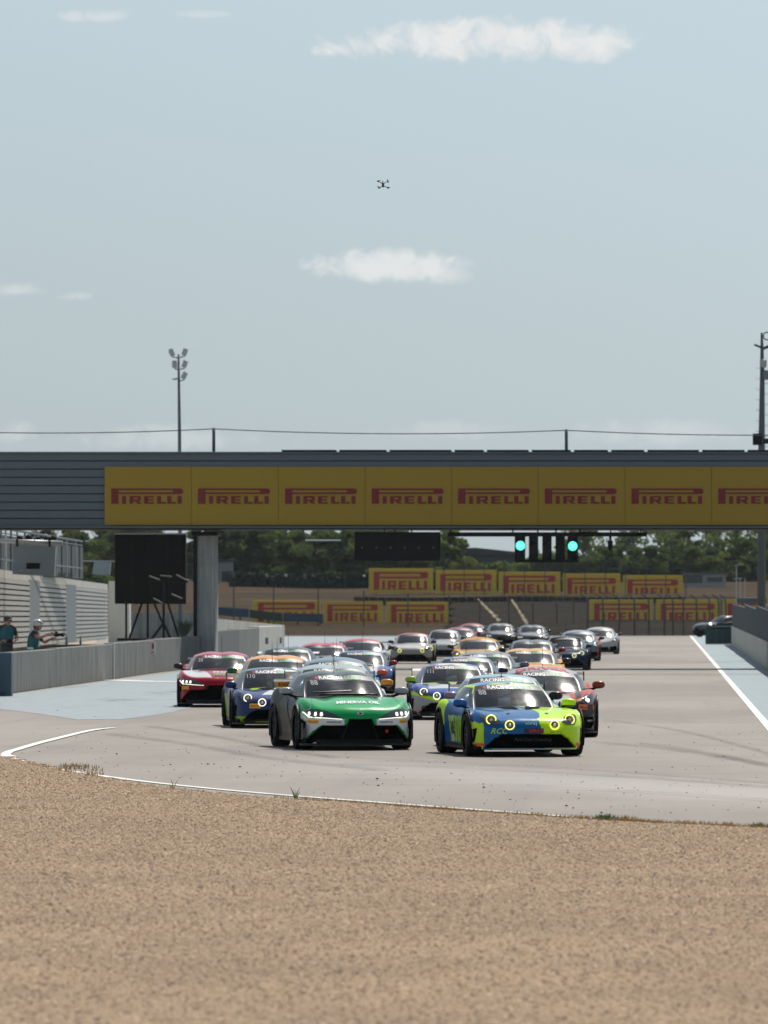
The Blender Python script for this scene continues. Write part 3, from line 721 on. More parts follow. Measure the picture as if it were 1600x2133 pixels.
# racing surface
edge = [(-400, 1588), (0, 1577), (60, 1592), (120, 1606), (262, 1632), (420, 1652), (600, 1668), (900, 1690), (1088, 1703), (1300, 1716), (1600, 1728), (2400, 1756)]
edge = [G(a, b) for a, b in edge]
far = [(-60, 300), (-60, 517), (3.2, 519), (14, 519), (60, 516), (60, 60)]
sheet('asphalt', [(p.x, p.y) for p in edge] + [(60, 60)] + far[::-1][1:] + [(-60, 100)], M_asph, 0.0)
# pit apron left of the barrier
sheet('pit_apron', [(-17.35, 84), (-17.35, 150), (-17.6, 262), (-26, 300), (-42, 500), (-90, 500), (-90, 84)], M_dirt, .006)
# blue painted run-off, both sides, and the strip at the end
bl = [G(a, b) for a, b in [(-500, 1462), (-80, 1470), (0, 1477), (80, 1487), (161, 1499), (250, 1499), (330, 1489), (375, 1480)]]
sheet('painted_runoff', [(p.x, p.y) for p in bl] + [(-10.9, 170), (-10.9, 300), (-11.4, 420), (-12, 505), (-40, 505), (-26, 300), (-17.0, 262), (-17.0, 170), (-17.2, 140), (-40, 140)], M_blue, .004)
sheet('painted_verge', [(2.03, 60), (4.4, 60), (4.4, 300), (4.0, 405), (4.2, 516), (2.0, 516), (1.98, 260)], M_blue_r, .004)
sheet('dark_verge', [(-6, 500), (1.9, 512), (1.9, 518.5), (-40, 518.5), (-40, 507)], mat('end_asphalt', (.07, .08, .085), .8), .008)
def ribbon(name, pts, w0, m, z, mark=True):
    L_ = []; R_ = []
    for i, p in enumerate(pts):
        d = (pts[min(i + 1, len(pts) - 1)] - pts[max(i - 1, 0)]).normalized(); n_ = Vector((-d.y, d.x, 0)) * (w0[i] if isinstance(w0, list) else w0) / 2
        L_.append(p + n_); R_.append(p - n_)
    v = [(q.x, q.y, z) for q in L_] + [(q.x, q.y, z) for q in R_]; k = len(pts)
    me = rawmesh(name, v, [(i, i + k, i + k + 1, i + 1) for i in range(k - 1)])
    return tag(link(name, me, m), kind='structure')
def gline(pp, n=8): return [G(a, b) for a, b in crom(pp, n)]
ribbon('painted_line', [Vector((1.97, y_, 0)) for y_ in np.linspace(60, 516, 60)], .16, M_white, .008)
ribbon('painted_line', gline([(-300, 1520), (-60, 1570), (0, 1574), (22, 1579), (60, 1591), (112, 1602), (262, 1624), (412, 1641), (600, 1658), (900, 1681), (1088, 1695), (1230, 1706)]), .12, M_white, .010)
ribbon('painted_line', gline([(24, 1577), (12, 1573), (20, 1567), (37, 1562), (70, 1552), (112, 1541), (187, 1523), (236, 1517)]), .15, M_white, .014)
ribbon('painted_line', [G(234, 1417), G(300, 1419.5), G(380, 1421)], .8, M_white, .012)
# tyre marks and worn pale traces
M_mark = worn_mat('tyre_mark', (.06, .055, .05), (.09, .085, .08), (.35, .8), (.6, .6, 1), .8, .22)
for k_, pp in enumerate([[(620, 1572), (900, 1588), (1250, 1606), (1700, 1640)], [(700, 1592), (1000, 1603), (1350, 1622), (1750, 1652)], [(1230, 1545), (1400, 1562), (1550, 1585), (1750, 1620)],
                         [(1260, 1500), (1400, 1520), (1520, 1548), (1700, 1600)], [(300, 1512), (420, 1530), (560, 1556), (700, 1580)], [(230, 1530), (400, 1552), (560, 1580), (800, 1606)],
                         [(1100, 1640), (1300, 1650), (1500, 1662), (1750, 1680)], [(1330, 1548), (1480, 1570), (1620, 1602), (1800, 1640)]]):
    ribbon('tyre_mark', gline(pp), [.15, .22, .3][k_ % 3], M_mark, .0165 + .0012 * k_)
# thin dark lines across the track
M_cross_line = mat('cross_line_dark', (.07, .068, .065), .8, coord='Object')
for yy_, wd2 in ((1405, 1.0), (1366, .9)):
    d_ = FPX * CH / (yy_ - VY); ribbon('dark_cross_line', [Vector((x, d_ + .35 * math.sin(x), 0)) for x in np.linspace(-10.5, 4.3, 14)], wd2 * .5, M_cross_line, .013)
# rubber marbles and grit on the track: one loose scatter
def scatter(name, pts, size, m, parent=None, flat=.4):
    vs = []; fs = []
    ico = [(0, 0, 1), (.9, 0, .2), (.1, .85, .1), (-.8, .2, .2), (-.1, -.9, .1), (0, 0, -1)]
    icf = [(0, 1, 2), (0, 2, 3), (0, 3, 4), (0, 4, 1), (5, 2, 1), (5, 3, 2), (5, 4, 3), (5, 1, 4)]
    for p in pts:
        s_ = size * random.uniform(.5, 1.7); a = random.uniform(0, 6.28); n_ = len(vs); el = random.uniform(.8, 2.2)
        for q in ico: vs.append((p[0] + s_ * (q[0] * el * math.cos(a) - q[1] * math.sin(a)), p[1] + s_ * (q[0] * el * math.sin(a) + q[1] * math.cos(a)), (p[2] if len(p) > 2 else 0) + s_ * flat * (q[2] + .6)))
        fs += [tuple(i + n_ for i in t) for t in icf]
    return tag(link(name, rawmesh(name, vs, fs), m, parent), kind='stuff')
pts = []
for _ in range(520):
    px = random.uniform(-20, 1620); py = random.triangular(1445, 1700, 1650)
    lim = np.interp(px, [0, 262, 600, 1088, 1600], [1560, 1615, 1650, 1690, 1720])
    if py < lim: pts.append(G(px, py, .015))
scatter('rubber_debris', pts, .009, M_rubber)
pts = [G(a, b, .015) for a, b in [(287, 1531), (290, 1557), (243, 1571), (327, 1639), (355, 1593), (340, 1595), (420, 1591), (433, 1592), (446, 1592), (500, 1598), (530, 1619), (515, 1610), (829, 1652), (788, 1637), (786, 1623), (1008, 1641), (1006, 1651), (1063, 1666), (1180, 1679), (1194, 1684), (1212, 1693), (1253, 1694), (1486, 1678), (1580, 1683), (1268, 1515), (120, 1480), (197, 1493), (164, 1470)]]
scatter('rubber_chunks', pts, .019, M_rubber)

# ================================================================== gravel trap
gx = np.linspace(-26, 9, 120); gy = np.linspace(22, 108, 190)
ex = np.array([p.x for p in edge]); ey = np.array([p.y for p in edge])
def edge_y(x): return np.interp(x, ex, ey)
v = []; 
for d in gy:
    for x in gx:
        yv = d; e = edge_y(x)
        h = 0.0
        t = max(0, min(1, (e - d) / 2.0)); z = (.02 + h * 1.3) * t + .025 * t - .01
        v.append((x, d, z))
nx = len(gx)
f = [(j * nx + i, j * nx + i + 1, (j + 1) * nx + i + 1, (j + 1) * nx + i) for j in range(len(gy) - 1) for i in range(nx - 1) if gy[j] < edge_y(gx[i]) - .2]
M_gbase = ground_mat('gravel_base', (.31, .222, .155), (.235, .172, .122), (.38, .28, .20), .45, 18, .25)
grav = tag(link('gravel_trap', rawmesh('gravel_trap', v, f), M_gbase, smooth=True), kind='structure')
def stone_mat():
    m = bpy.data.materials.new('gravel_stone'); m.use_nodes = True; t = NB(m.node_tree); b = m.node_tree.nodes['Principled BSDF']
    oi = t.n('ShaderNodeObjectInfo').outputs['Random']
    cr = t.n('ShaderNodeValToRGB'); t.set(cr.inputs[0], oi); e = cr.color_ramp.elements
    e[0].position = 0; e[0].color = (.14, .115, .095, 1); e[1].position = 1; e[1].color = (.80, .66, .50, 1)
    for p_, c_ in ((.2, (.38, .28, .195, 1)), (.5, (.62, .45, .30, 1)), (.88, (.70, .53, .37, 1))):
        q = e.new(p_); q.color = c_
    t.set(b.inputs['Base Color'], cr.outputs[0]); b.inputs['Roughness'].default_value = .9; b.inputs['Specular IOR Level'].default_value = .15
    return m
M_stone = stone_mat()
stone = MB().ell((0, 0, 0), (.5, .40, .22), 6, 4, .9); sme = stone.mesh('stone'); 
for q in sme.vertices: q.co *= 1 + random.uniform(-.18, .18)
sme.materials.append(M_stone)
so = bpy.data.objects.new('gravel_stone', sme)      # instanced below only
ng = bpy.data.node_groups.new('scatter_gravel', 'GeometryNodeTree')
ng.interface.new_socket('Geometry', in_out='INPUT', socket_type='NodeSocketGeometry'); ng.interface.new_socket('Geometry', in_out='OUTPUT', socket_type='NodeSocketGeometry')
N = ng.nodes; Lk = ng.links
gi = N.new('NodeGroupInput'); go = N.new('NodeGroupOutput')
dp = N.new('GeometryNodeDistributePointsOnFaces'); dp.inputs['Density'].default_value = 400
oi = N.new('GeometryNodeObjectInfo'); oi.inputs['Object'].default_value = so; oi.inputs['As Instance'].default_value = True
ip = N.new('GeometryNodeInstanceOnPoints'); rv = N.new('FunctionNodeRandomValue'); rv.data_type = 'FLOAT_VECTOR'; rv.inputs[0].default_value = (-.22, -.22, 0); rv.inputs[1].default_value = (.22, .22, 6.28)
rs = N.new('FunctionNodeRandomValue'); rs.data_type = 'FLOAT'; rs.inputs[2].default_value = .008; rs.inputs[3].default_value = .034
Lk.new(gi.outputs[0], dp.inputs['Mesh']); Lk.new(dp.outputs['Points'], ip.inputs['Points']); Lk.new(oi.outputs['Geometry'], ip.inputs['Instance'])
Lk.new(rv.outputs[0], ip.inputs['Rotation']); Lk.new(rs.outputs[1], ip.inputs['Scale'])
jg = N.new('GeometryNodeJoinGeometry'); Lk.new(ip.outputs[0], jg.inputs[0]); Lk.new(gi.outputs[0], jg.inputs[0]); Lk.new(jg.outputs[0], go.inputs[0])
# emitter surface limited to the part that can be seen
v2 = []; gx2 = np.linspace(-12.5, 3.5, 60); gy2 = np.linspace(33, 103, 260)
fz = lambda x, d: (.02 + .006 * (math.sin(x * .7 + d * 1.9) + .8 * math.sin(x * 1.3 - d * 1.1 + 2) + .7 * math.sin(d * .45 + .3 * math.sin(x * .5)))) * max(0, min(1, (edge_y(x) - d) / 2.0)) + .008 + .06 * max(0, min(1, (edge_y(x) - d) / 2.0))
for d in gy2:
    for x in gx2: v2.append((x, d, fz(x, d)))
nx = len(gx2)
inview = lambda x, d: (VX - 1750) < 0 and -300 < VX + x * FPX / d < 1900 and d < edge_y(x) - .25
f2 = [(j * nx + i, j * nx + i + 1, (j + 1) * nx + i + 1, (j + 1) * nx + i) for j in range(len(gy2) - 1) for i in range(nx - 1) if inview(gx2[i], gy2[j])]
gs = tag(link('gravel', rawmesh('gravel', v2, f2), M_gbase), kind='stuff')
gs.modifiers.new('scatter', 'NODES').node_group = ng

# dry grass, weeds along the gravel edge
def blades(pts, hgt, wdt, spread, n, joined=False):
    vs = []; fs = []
    for p in pts:
        for _ in range(n):
            a = random.uniform(0, 6.28); r = random.uniform(0, spread); x, y = p[0] + r * math.cos(a), p[1] + r * math.sin(a)
            h = hgt * random.uniform(.4, 1.2); b = random.uniform(0, 6.28); lx, ly = math.cos(b) * h * .45, math.sin(b) * h * .45
            k = len(vs); wx = wdt * random.uniform(.6, 1.3); z0 = p[2] if len(p) > 2 else 0
            if joined and vs:
                vs +=  [(x + lx * .4 + wx * .6, y + ly * .4, z0 + h * .6), (x + lx, y + ly, z0 + h), (x + lx * .4 - wx * .6, y + ly * .4, z0 + h * .6)]
                fs += [(0, 1, k, k + 2), (k + 2, k, k + 1)]; continue
            vs += [(x - wx, y, z0), (x + wx, y, z0), (x + lx * .4 + wx * .6, y + ly * .4, z0 + h * .6), (x + lx, y + ly, z0 + h), (x + lx * .4 - wx * .6, y + ly * .4, z0 + h * .6)]
            fs += [(k, k + 1, k + 2, k + 4), (k + 4, k + 2, k + 3)]
    return vs, fs
M_dry = mat('dry_grass', (.42, .27, .10), .8, var=.35, vs=2); M_grn = mat('green_weed', (.06, .15, .05), .7, var=.35, vs=9)
pts = []
for i in range(700):
    px = random.uniform(-30, 1640); py = np.interp(px, [-400, 0, 60, 120, 262, 420, 600, 900, 1088, 1300, 1600, 2400], [1588, 1577, 1592, 1606, 1632, 1652, 1668, 1690, 1703, 1716, 1728, 1756])
    if px > 620 or random.random() < .45: pts.append(G(px, py + random.uniform(-1, 5) + (6 if px < 560 else 0), .01))
for i in range(90): pts.append(G(random.uniform(-20, 200), random.uniform(1596, 1624), .01))
vs, fs = blades(pts, .065, .006, .16, 9); tag(link('dry_grass', rawmesh('dry_grass', vs, fs), M_dry), kind='stuff')
GP = 'weeds growing along the gravel edge'
for (px, py, h, sp, n_, lb) in [(1262, 1712, .09, .13, 160, 'broad green weed tuft at the right part of the gravel edge'),
                                (1583, 1726, .07, .10, 90, 'small green weed at the far right end of the gravel edge'),
                                (615, 1664, .17, .02, 7, 'single tall green stalk at the gravel edge below the green car'),
                                (362, 1652, .20, .02, 4, 'thin dry stalk standing at the track edge on the left'),
                                (1302, 1712, .08, .16, 60, 'brownish dry tuft right of the broad green weed'),
                                (228, 1640, .05, .2, 80, 'low green tuft left of the white edge line'),
                                (84, 1619, .06, .25, 90, 'flat dark green weed near the left corner of the gravel')]:
    vs, fs = blades([G(px, py + 2, .01)], h, .008, sp, n_, True)
    tag(link('weed', rawmesh('weed', vs, fs), M_dry if 'dry' in lb else M_grn), lb, 'weed', GP)

# ================================================================== left barrier
wl = [(-200, 1478), (0, 1448), (118, 1431), (235, 1415), (322, 1402), (385, 1394.5), (447, 1391)]
wp = [G(a, b) for a, b in wl]
bar = empty('concrete_barrier', wp[3], 0, 'long grey concrete pit barrier on the left with streaky weathered faces', 'barrier')
def wseg(name, a, b, h, th, m, par, trim=.03):
    d = (b - a); L_ = d.length; c = (a + b) / 2; ang = math.atan2(d.y, d.x)
    nrm = Vector((-math.sin(ang), math.cos(ang), 0))
    if nrm.x > 0: nrm = -nrm
    o = MB().box((0, 0, 0), (L_ - trim, th, h), bev=.02).build(name, m, par)
    o.location = c + nrm * th / 2 + Vector((0, 0, h / 2)) - (par.location if par else Vector()); o.rotation_euler = (0, 0, ang)
    return o
hh = [1.06, 1.08, 1.1, 1.13, 1.16, 1.19]
for i in range(len(wp) - 1): wseg('barrier_block', wp[i], wp[i + 1], hh[i], .3, M_conc, bar)
d = (wp[3] - wp[2]).normalized()
o = MB().box((0, 0, 0), (.085, .02, 1.09)).build('joint_strip', mat('white_paint', (.75, .73, .68), .7), bar); o.location = Vector((.05, -.02, .55)); o.rotation_euler = (0, 0, math.atan2(d.x, -d.y) + 1.57)
o = MB().box((0, 0, 0), (.42, .42, 1.12), bev=.02).build('end_block', mat('blue_grey_paint', (.05, .10, .14), .6), bar); o.location = G(2, 1450) - wp[3] + Vector((.1, -.2, .56)) - Vector((0, 0, 0))
# second, paler stretch of barrier beyond the bridge pillar
b2 = empty('barrier_extension', G(452, 1390), 0, 'short paler concrete barrier continuing behind the bridge pillar', 'barrier')
q0, q1, q2, q3 = P(450, 1386, 54, 0), P(498, 1380, 51, 0), P(540, 1375, 48, 0), P(588, 1368, 46, 0)
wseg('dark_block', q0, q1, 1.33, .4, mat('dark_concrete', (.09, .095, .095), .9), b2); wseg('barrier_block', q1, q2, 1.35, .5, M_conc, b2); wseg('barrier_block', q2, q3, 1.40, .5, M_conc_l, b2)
o = MB().box((0, 0, 0), (.14, .02, .28)).build('notice_plate', mat('plate_grey', (.16, .17, .22), .5), b2); o.location = P(556, 1335, 47.6) - b2.location + Vector((.0, -.12, 0))
o = MB().box((0, 0, 0), (.14, .02, .28)).build('notice_plate', MATS['plate_grey'], b2); o.location = P(584, 1334, 46.2) - b2.location + Vector((.0, -.12, 0))
rw = empty('ramp_wall', P(450, 1310, 44, 0), 0, 'low pale wall sloping away behind the barrier right of the pillar', 'wall')
a, b = P(448, 0, 43.5, 0), P(592, 0, 41, 0)
o = MB().poly([(a.x, a.y, 0), (b.x, b.y, 0), (b.x, b.y, CH - (1302 - VY) / 41), (a.x, a.y, CH - (1289 - VY) / 43.5)], (0, .4, 0)).build('wall_panel', M_conc_l); o.parent = rw; o.matrix_parent_inverse = Matrix.Translation(-rw.location)
# sign on the barrier
sg = P(318, 1350, 61.2); sgn_ = empty('safety_sign', sg, R(-4), 'small white fire extinguisher sign with red symbol fixed on the grey barrier', 'sign')
MB().box((0, -.12, 0), (.235, .02, .42), bev=.006).build('sign_plate', mat('sign_white', (.75, .74, .72), .5), sgn_)
q = MB(); q.box((.03, -.134, .06), (.07, .006, .17)); q.box((.03, -.134, .16), (.03, .006, .03)); q.box((.0, -.134, .17), (.06, .006, .014)); q.box((-.05, -.134, .12), (.014, .006, .12))
q.build('extinguisher_symbol', M_red, sgn_)
MB().poly([(-.06, -.134, -.16), (.06, -.134, -.11), (.07, -.134, -.15), (-.03, -.134, -.19)], (0, -.006, 0)).build('arrow_symbol', M_red, sgn_)

# ================================================================== the bridge over the track
SB = 57.0; DB = FPX / SB
bX = lambda px: (px - VX) / SB
bZ = lambda py: CH - (py - VY) / SB
br = empty('overpass_bridge', (bX(421), DB, 0), 0, 'grey clad footbridge spanning the track with a row of yellow banners', 'bridge')
inv = Matrix.Translation(-br.location)
def bp(o, par=br): o.parent = par; o.matrix_parent_inverse = inv if par is br else Matrix(); return o
M_clad = mat('grey_blue_cladding', (.085, .115, .135), .6, var=.08, vs=.6)
M_clad2 = mat('grey_blue_trim', (.07, .10, .125), .5, var=.08, vs=.6)
x0, x1 = bX(-140), 9.2; zt_, zb_ = bZ(943), bZ(1097); nb = 9
core = MB().box(((x0 + x1) / 2, DB + 2.0, (zt_ + zb_) / 2), (x1 - x0, 3.6, zt_ - zb_ - .1)).build('deck_box', M_steel); bp(core)
hb = (zt_ - zb_) / nb; brd = None
for i in range(nb):
    zz = zt_ - hb * (i + .5); xe = x1 if i < 2 else bX(232)
    m_ = MB(); w2 = xe - x0
    m_.poly([(x0, DB + .10, zz - hb / 2 + .006), (x0, DB + .02, zz - hb / 2 + .022), (x0, DB + .04, zz + hb / 2 - .02), (x0, DB + .10, zz + hb / 2 - .008)], (w2, 0, 0))
    bp(m_.build('cladding_board', M_clad))
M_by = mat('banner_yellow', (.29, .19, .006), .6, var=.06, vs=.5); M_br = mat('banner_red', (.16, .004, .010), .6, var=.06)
edges_ = [218, 399, 580, 761, 941, 1121, 1302, 1482, 1663]
for a, b in zip(edges_[:-1], edges_[1:]):
    c = ((bX(a) + bX(b)) / 2, DB - .03, (bZ(972.5) + bZ(1094)) / 2)
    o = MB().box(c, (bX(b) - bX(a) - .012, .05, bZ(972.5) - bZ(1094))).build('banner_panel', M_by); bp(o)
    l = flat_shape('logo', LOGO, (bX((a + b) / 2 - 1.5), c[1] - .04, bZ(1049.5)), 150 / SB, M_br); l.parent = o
bp(MB().box(((x0 + x1) / 2, DB + 1.9, zb_ - .02), (x1 - x0, 4.3, .07)).build('soffit_trim', M_clad2))
bp(MB().box(((x0 + x1) / 2, DB + 1.9, zb_ - .08), (x1 - x0, 4.0, .04)).build('soffit', M_black))
bp(MB().box(((x0 + x1) / 2, DB + 1.9, zt_ + .0), (x1 - x0, 3.9, .07), bev=.01).build('roof_edge', M_clad2))
xa = bX(583)
while xa < x1:
    wd3 = random.uniform(1.1, 2.4); bp(MB().box((xa + wd3 / 2, DB + .5, zt_ + .075), (wd3 - .12, 1.1, .06), bev=.02, rz=random.uniform(-.01, .01)).build('roof_mat', M_rubber)); xa += wd3
pl = MB(); pl.box((bX(424), DB + 1.9, zb_ / 2 - .1), (.70, 1.8, zb_ - .2), bev=.05); M_pil = concrete_mat('pillar_concrete', (.26, .27, .27), (.42, .42, .40)); bp(pl.build('pillar', M_pil))
bp(MB().box((bX(403), DB + .95, zb_ / 2 - .1), (.12, .2, zb_ - .2)).build('drain_pipe', M_black))
bp(MB().box((bX(423), DB + 1.9, zb_ - .25), (.95, 2.2, .14), bev=.03).build('pillar_cap', M_black))
bp(MB().box((8.3, DB + 1.9, zb_ / 2 - .1), (.70, 1.8, zb_ - .2), bev=.05).build('pillar', M_conc))
bp(MB().box((-27.0, DB + 1.9, zb_ / 2 - .1), (.70, 1.8, zb_ - .2), bev=.05).build('pillar', M_conc))
posts = [(-250, 888), (437, 888), (1178, 891), (1900, 894)]
for a, b in posts: bp(MB().tube([(bX(a), DB + 2.2, zt_), (bX(a), DB + 2.2, bZ(b))], .062, 10).build('cable_post', M_steel, None, True))
for (a, b), (c, d) in zip(posts[:-1], posts[1:]):
    pp = [(bX(a + (c - a) * t), DB + 2.2, bZ(b + 2 + (d - b) * t + 40 * .22 * 4 * t * (1 - t))) for t in np.linspace(0, 1, 18)]
    bp(MB().tube(pp, .018, 5).build('cable', M_steel))
# --- things hung under the bridge
def hung(name, lb, cat): return empty(name, (bX(800), DB + .3, zb_ - .2), 0, lb, cat)
def hp(o, par): o.parent = par; o.matrix_parent_inverse = Matrix.Translation(-par.location); return o
t = hung('scoreboard', 'wide black display board seen from behind, hung under the bridge', 'display board'); yb = DB + .35
hp(MB().box((bX(827.5), yb, bZ(1138)), ((917 - 738) / SB, .22, 60 / SB), bev=.02).build('housing', M_black), t)
for px in (800, 822, 857): hp(MB().tube([(bX(px), yb, bZ(1110)), (bX(px), yb, zb_ - .1)], .03, 6).build('hanger', M_black), t)
hp(MB().box((bX(820), yb - .125, bZ(1138)), (.03, .02, 58 / SB)).build('centre_rib', M_rubber), t)
for px in (754, 784, 813, 843, 872, 902): hp(MB().lathe([(.001, -.02), (.035, -.015), (.04, 0)], 10, (bX(px), yb - .115, bZ(1140.5)), 'y').build('fixing', M_steel, None), t)
t = hung('framework', 'empty thin metal frame hung under the bridge left of the display board', 'frame'); q = MB()  # plain hollow tube frame hanging from the bridge
q.tube([(bX(631), yb, zb_ - .1), (bX(631), yb, bZ(1126)), (bX(714), yb, bZ(1126.5)), (bX(714), yb, zb_ - .1)], .035, 6); hp(q.build('tube_frame', M_steel), t)
hp(MB().box((bX(672), yb, bZ(1125)), (1.3, .08, .05)).build('lower_bar', M_silver), t)
t = hung('signal_bar', 'long black beam under the bridge carrying the start lights', 'beam')
hp(MB().box((bX(1140), yb, bZ(1113)), (416 / SB, .16, 9 / SB), bev=.02).build('beam', M_black), t)
for px in (938, 1068, 1120, 1158, 1208, 1272, 1335): hp(MB().tube([(bX(px), yb, bZ(1110)), (bX(px), yb, zb_ - .1)], .03, 6).build('hanger', M_black), t)
t = hung('start_lights', 'five column start light gantry with both outer lamps lit green', 'traffic light')
cols = [(1072, 1094), (1101.5, 1121), (1129.5, 1149), (1157, 1176.5), (1182, 1204)]
for a, b in cols: hp(MB().box((bX((a + b) / 2), yb - .1, bZ(1141)), ((b - a) / SB, .24, 50 / SB), bev=.015).build('light_column', M_black), t)
hp(MB().box((bX(1138), yb - .1, bZ(1168.5)), (133 / SB, .22, 6 / SB), bev=.01).build('bottom_rail', M_black), t)
hp(MB().box((bX(1138), yb - .1, bZ(1116)), (133 / SB, .22, 3 / SB)).build('top_rail', M_black), t)
for (px, py) in ((1084, 1136.5), (1193, 1137.5)):
    hp(MB().lathe([(.001, -.06), (.10, -.05), (.165, -.02), (.17, 0)], 24, (bX(px), yb - .23, bZ(py)), 'y').build('green_lamp', M_green_on, None, True), t)
    hp(MB().lathe([(.175, 0), (.182, -.05), (.19, 0)], 24, (bX(px), yb - .22, bZ(py)), 'y').build('lamp_rim', M_black, None, True), t)
for (px, a, b) in [(1111, 1125, 1158), (1139.5, 1125, 1158), (1166.5, 1125, 1158), (1084, 1155, 1156), (1193, 1155, 1156)]:
    for py in {a, b}: hp(MB().lathe([(.001, -.01), (.14, -.015), (.15, 0)], 16, (bX(px), yb - .222, bZ(py + 1)), 'y').build('dark_lamp', M_black, None, True), t)
t = hung('hanging_camera', 'small black camera hanging from the beam right of the start lights', 'camera')
q = MB().tube([(bX(1271), yb, bZ(1117)), (bX(1271), yb, bZ(1124))], .05, 8); q.lathe([(.001, -.32), (.06, -.28), (.09, -.15), (.10, .05), (.05, .1)], 12, (bX(1271), yb, bZ(1130))); hp(q.build('camera_dome', M_black, None, True), t)
# ================================================================== left side behind the barrier
def at(o, par): o.parent = par; o.matrix_parent_inverse = Matrix.Translation(-par.location); return o
# big screen seen from behind
s_ = 55.0; D_ = FPX / s_
t = empty('video_screen', P(312, 0, s_, 0), 0, 'large black video screen seen from behind on legs beside the pillar', 'screen')
at(MB().box(tuple(P(314, 1185.5, s_)), ((388 - 240) / s_, .4, (1258 - 1113) / s_), bev=.03).build('screen_back', M_black), t)
at(MB().box(tuple(P(314, 1112, s_)), (150 / s_, .45, .05)).build('top_cover', M_galv), t)
for i in range(1, 4): at(MB().box(tuple(P(240 + 37 * i, 1185.5, s_) + Vector((0, -.21, 0))), (.03, .02, 2.6)).build('panel_rib', M_carbon), t)
for a, b, c, d in [(263, 1256, 263, 1334), (296, 1256, 268, 1334), (308, 1256, 308, 1334), (350, 1256, 374, 1334), (322, 1258, 340, 1300)]:
    at(MB().tube([P(a, b, s_), P(c, d, s_)], .045, 6).build('leg', M_black), t)
at(MB().box(tuple(P(318, 1332, s_)), (2.6, 1.2, .1)).build('base_frame', M_black), t)
t = empty('light_stand', P(340, 0, 57, 0), 0, 'black tripod stand with small flood lights in front of the video screen', 'light stand')
for a, b, c, d in [(341, 1212, 341, 1336), (341, 1298, 312, 1336), (341, 1298, 358, 1336), (309, 1211, 392, 1211)]:
    at(MB().tube([P(a, b, 58), P(c, d, 58)], .05, 6).build('pole', M_black), t)
for px, py, rz in ((322, 1204, -.35), (346, 1200, -.1), (378, 1203, -.5), (368, 1242, -.4), (330, 1252, -.5)):
    at(MB().box(tuple(P(px, py, 58)), (.42, .18, .06), ry=-rz, bev=.02).build('flood_light', mat('flood_grey', (.10, .10, .095), .6)), t)
# pit building with slatted wall
M_slat = mat('pale_slats', (.36, .35, .325), .6, var=.1, vs=.7); M_pier = mat('pier_grey', (.13, .145, .155), .6)
t = empty('pit_building', P(110, 0, 42, 0), 0, 'low pit building with pale horizontal slats under a concrete roof slab', 'building')
sA, sBr = 57.0, 35.0
def W(px, py=None, z=None):      # a point on the slatted wall
    u = (px + 10) / 235; return P(px, py, sA + (sBr - sA) * u, z)
def quadbox(pts, dx): return MB().poly(pts, (-dx, 0, 0))
secs = [(-10, 5), (5, 62), (83, 138), (159, 225)]
topy = lambda px: np.interp(px, [-10, 225], [1202, 1230]); boty = lambda px: np.interp(px, [-10, 225], [1356, 1331])
NS = 13
for a, b in secs:
    for i in range(NS):
        y0a, y1a = [topy(a) + (boty(a) - topy(a)) * k / NS for k in (i + .08, i + .80)]; y0b, y1b = [topy(b) + (boty(b) - topy(b)) * k / NS for k in (i + .08, i + .80)]
        p = [W(a, y1a), W(b, y1b), W(b, y0b), W(a, y0a)]; m_ = MB().poly(p, (-.14, 0, .0))
        at(m_.build('slat', M_slat), t)
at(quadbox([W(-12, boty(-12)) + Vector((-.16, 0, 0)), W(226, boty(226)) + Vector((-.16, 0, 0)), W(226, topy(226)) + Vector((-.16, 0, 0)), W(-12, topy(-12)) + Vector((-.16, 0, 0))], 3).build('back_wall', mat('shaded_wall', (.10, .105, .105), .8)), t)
for a, b in ((62, 83), (138, 159), (-11, -4)):
    at(quadbox([W(a, boty(a)), W(b, boty(b)), W(b, topy(b) - 3), W(a, topy(a) - 3)], .15).build('pier', M_pier), t)
    if a > 0: at(quadbox([W(a + 9, 1320) + Vector((0, -.05, 0)), W(a + 14, 1320) + Vector((0, -.05, 0)), W(a + 14, 1250) + Vector((0, -.05, 0)), W(a + 9, 1250) + Vector((0, -.05, 0))], .04).build('post_sign', M_wh), t)
at(MB().poly([W(-14, 1202) + Vector((0, -.5, 0)), W(226, 1230) + Vector((0, -.5, 0)), W(226, 1217) + Vector((0, -.5, 0)), W(-14, 1184) + Vector((0, -.5, 0))], (-5, 0, 0)).build('roof_slab', M_conc_l), t)
at(MB().poly([W(-14, 1209) + Vector((0, -.3, 0)), W(226, 1238) + Vector((0, -.3, 0)), W(226, 1231) + Vector((0, -.3, 0)), W(-14, 1203) + Vector((0, -.3, 0))], (-.4, 0, 0)).build('gutter', M_pier), t)
p = P(248, 0, 34.5, 0); at(MB().box((p.x, p.y + .5, 1.9), (44 / 34.5, 1, 3.8)).build('end_wall', mat('cream_wall', (.62, .58, .50), .8)), t)
p = P(335, 0, 33, 0); at(MB().box((p.x, p.y + .5, .95), (140 / 33, .5, 1.9)).build('yard_wall', M_conc), t)
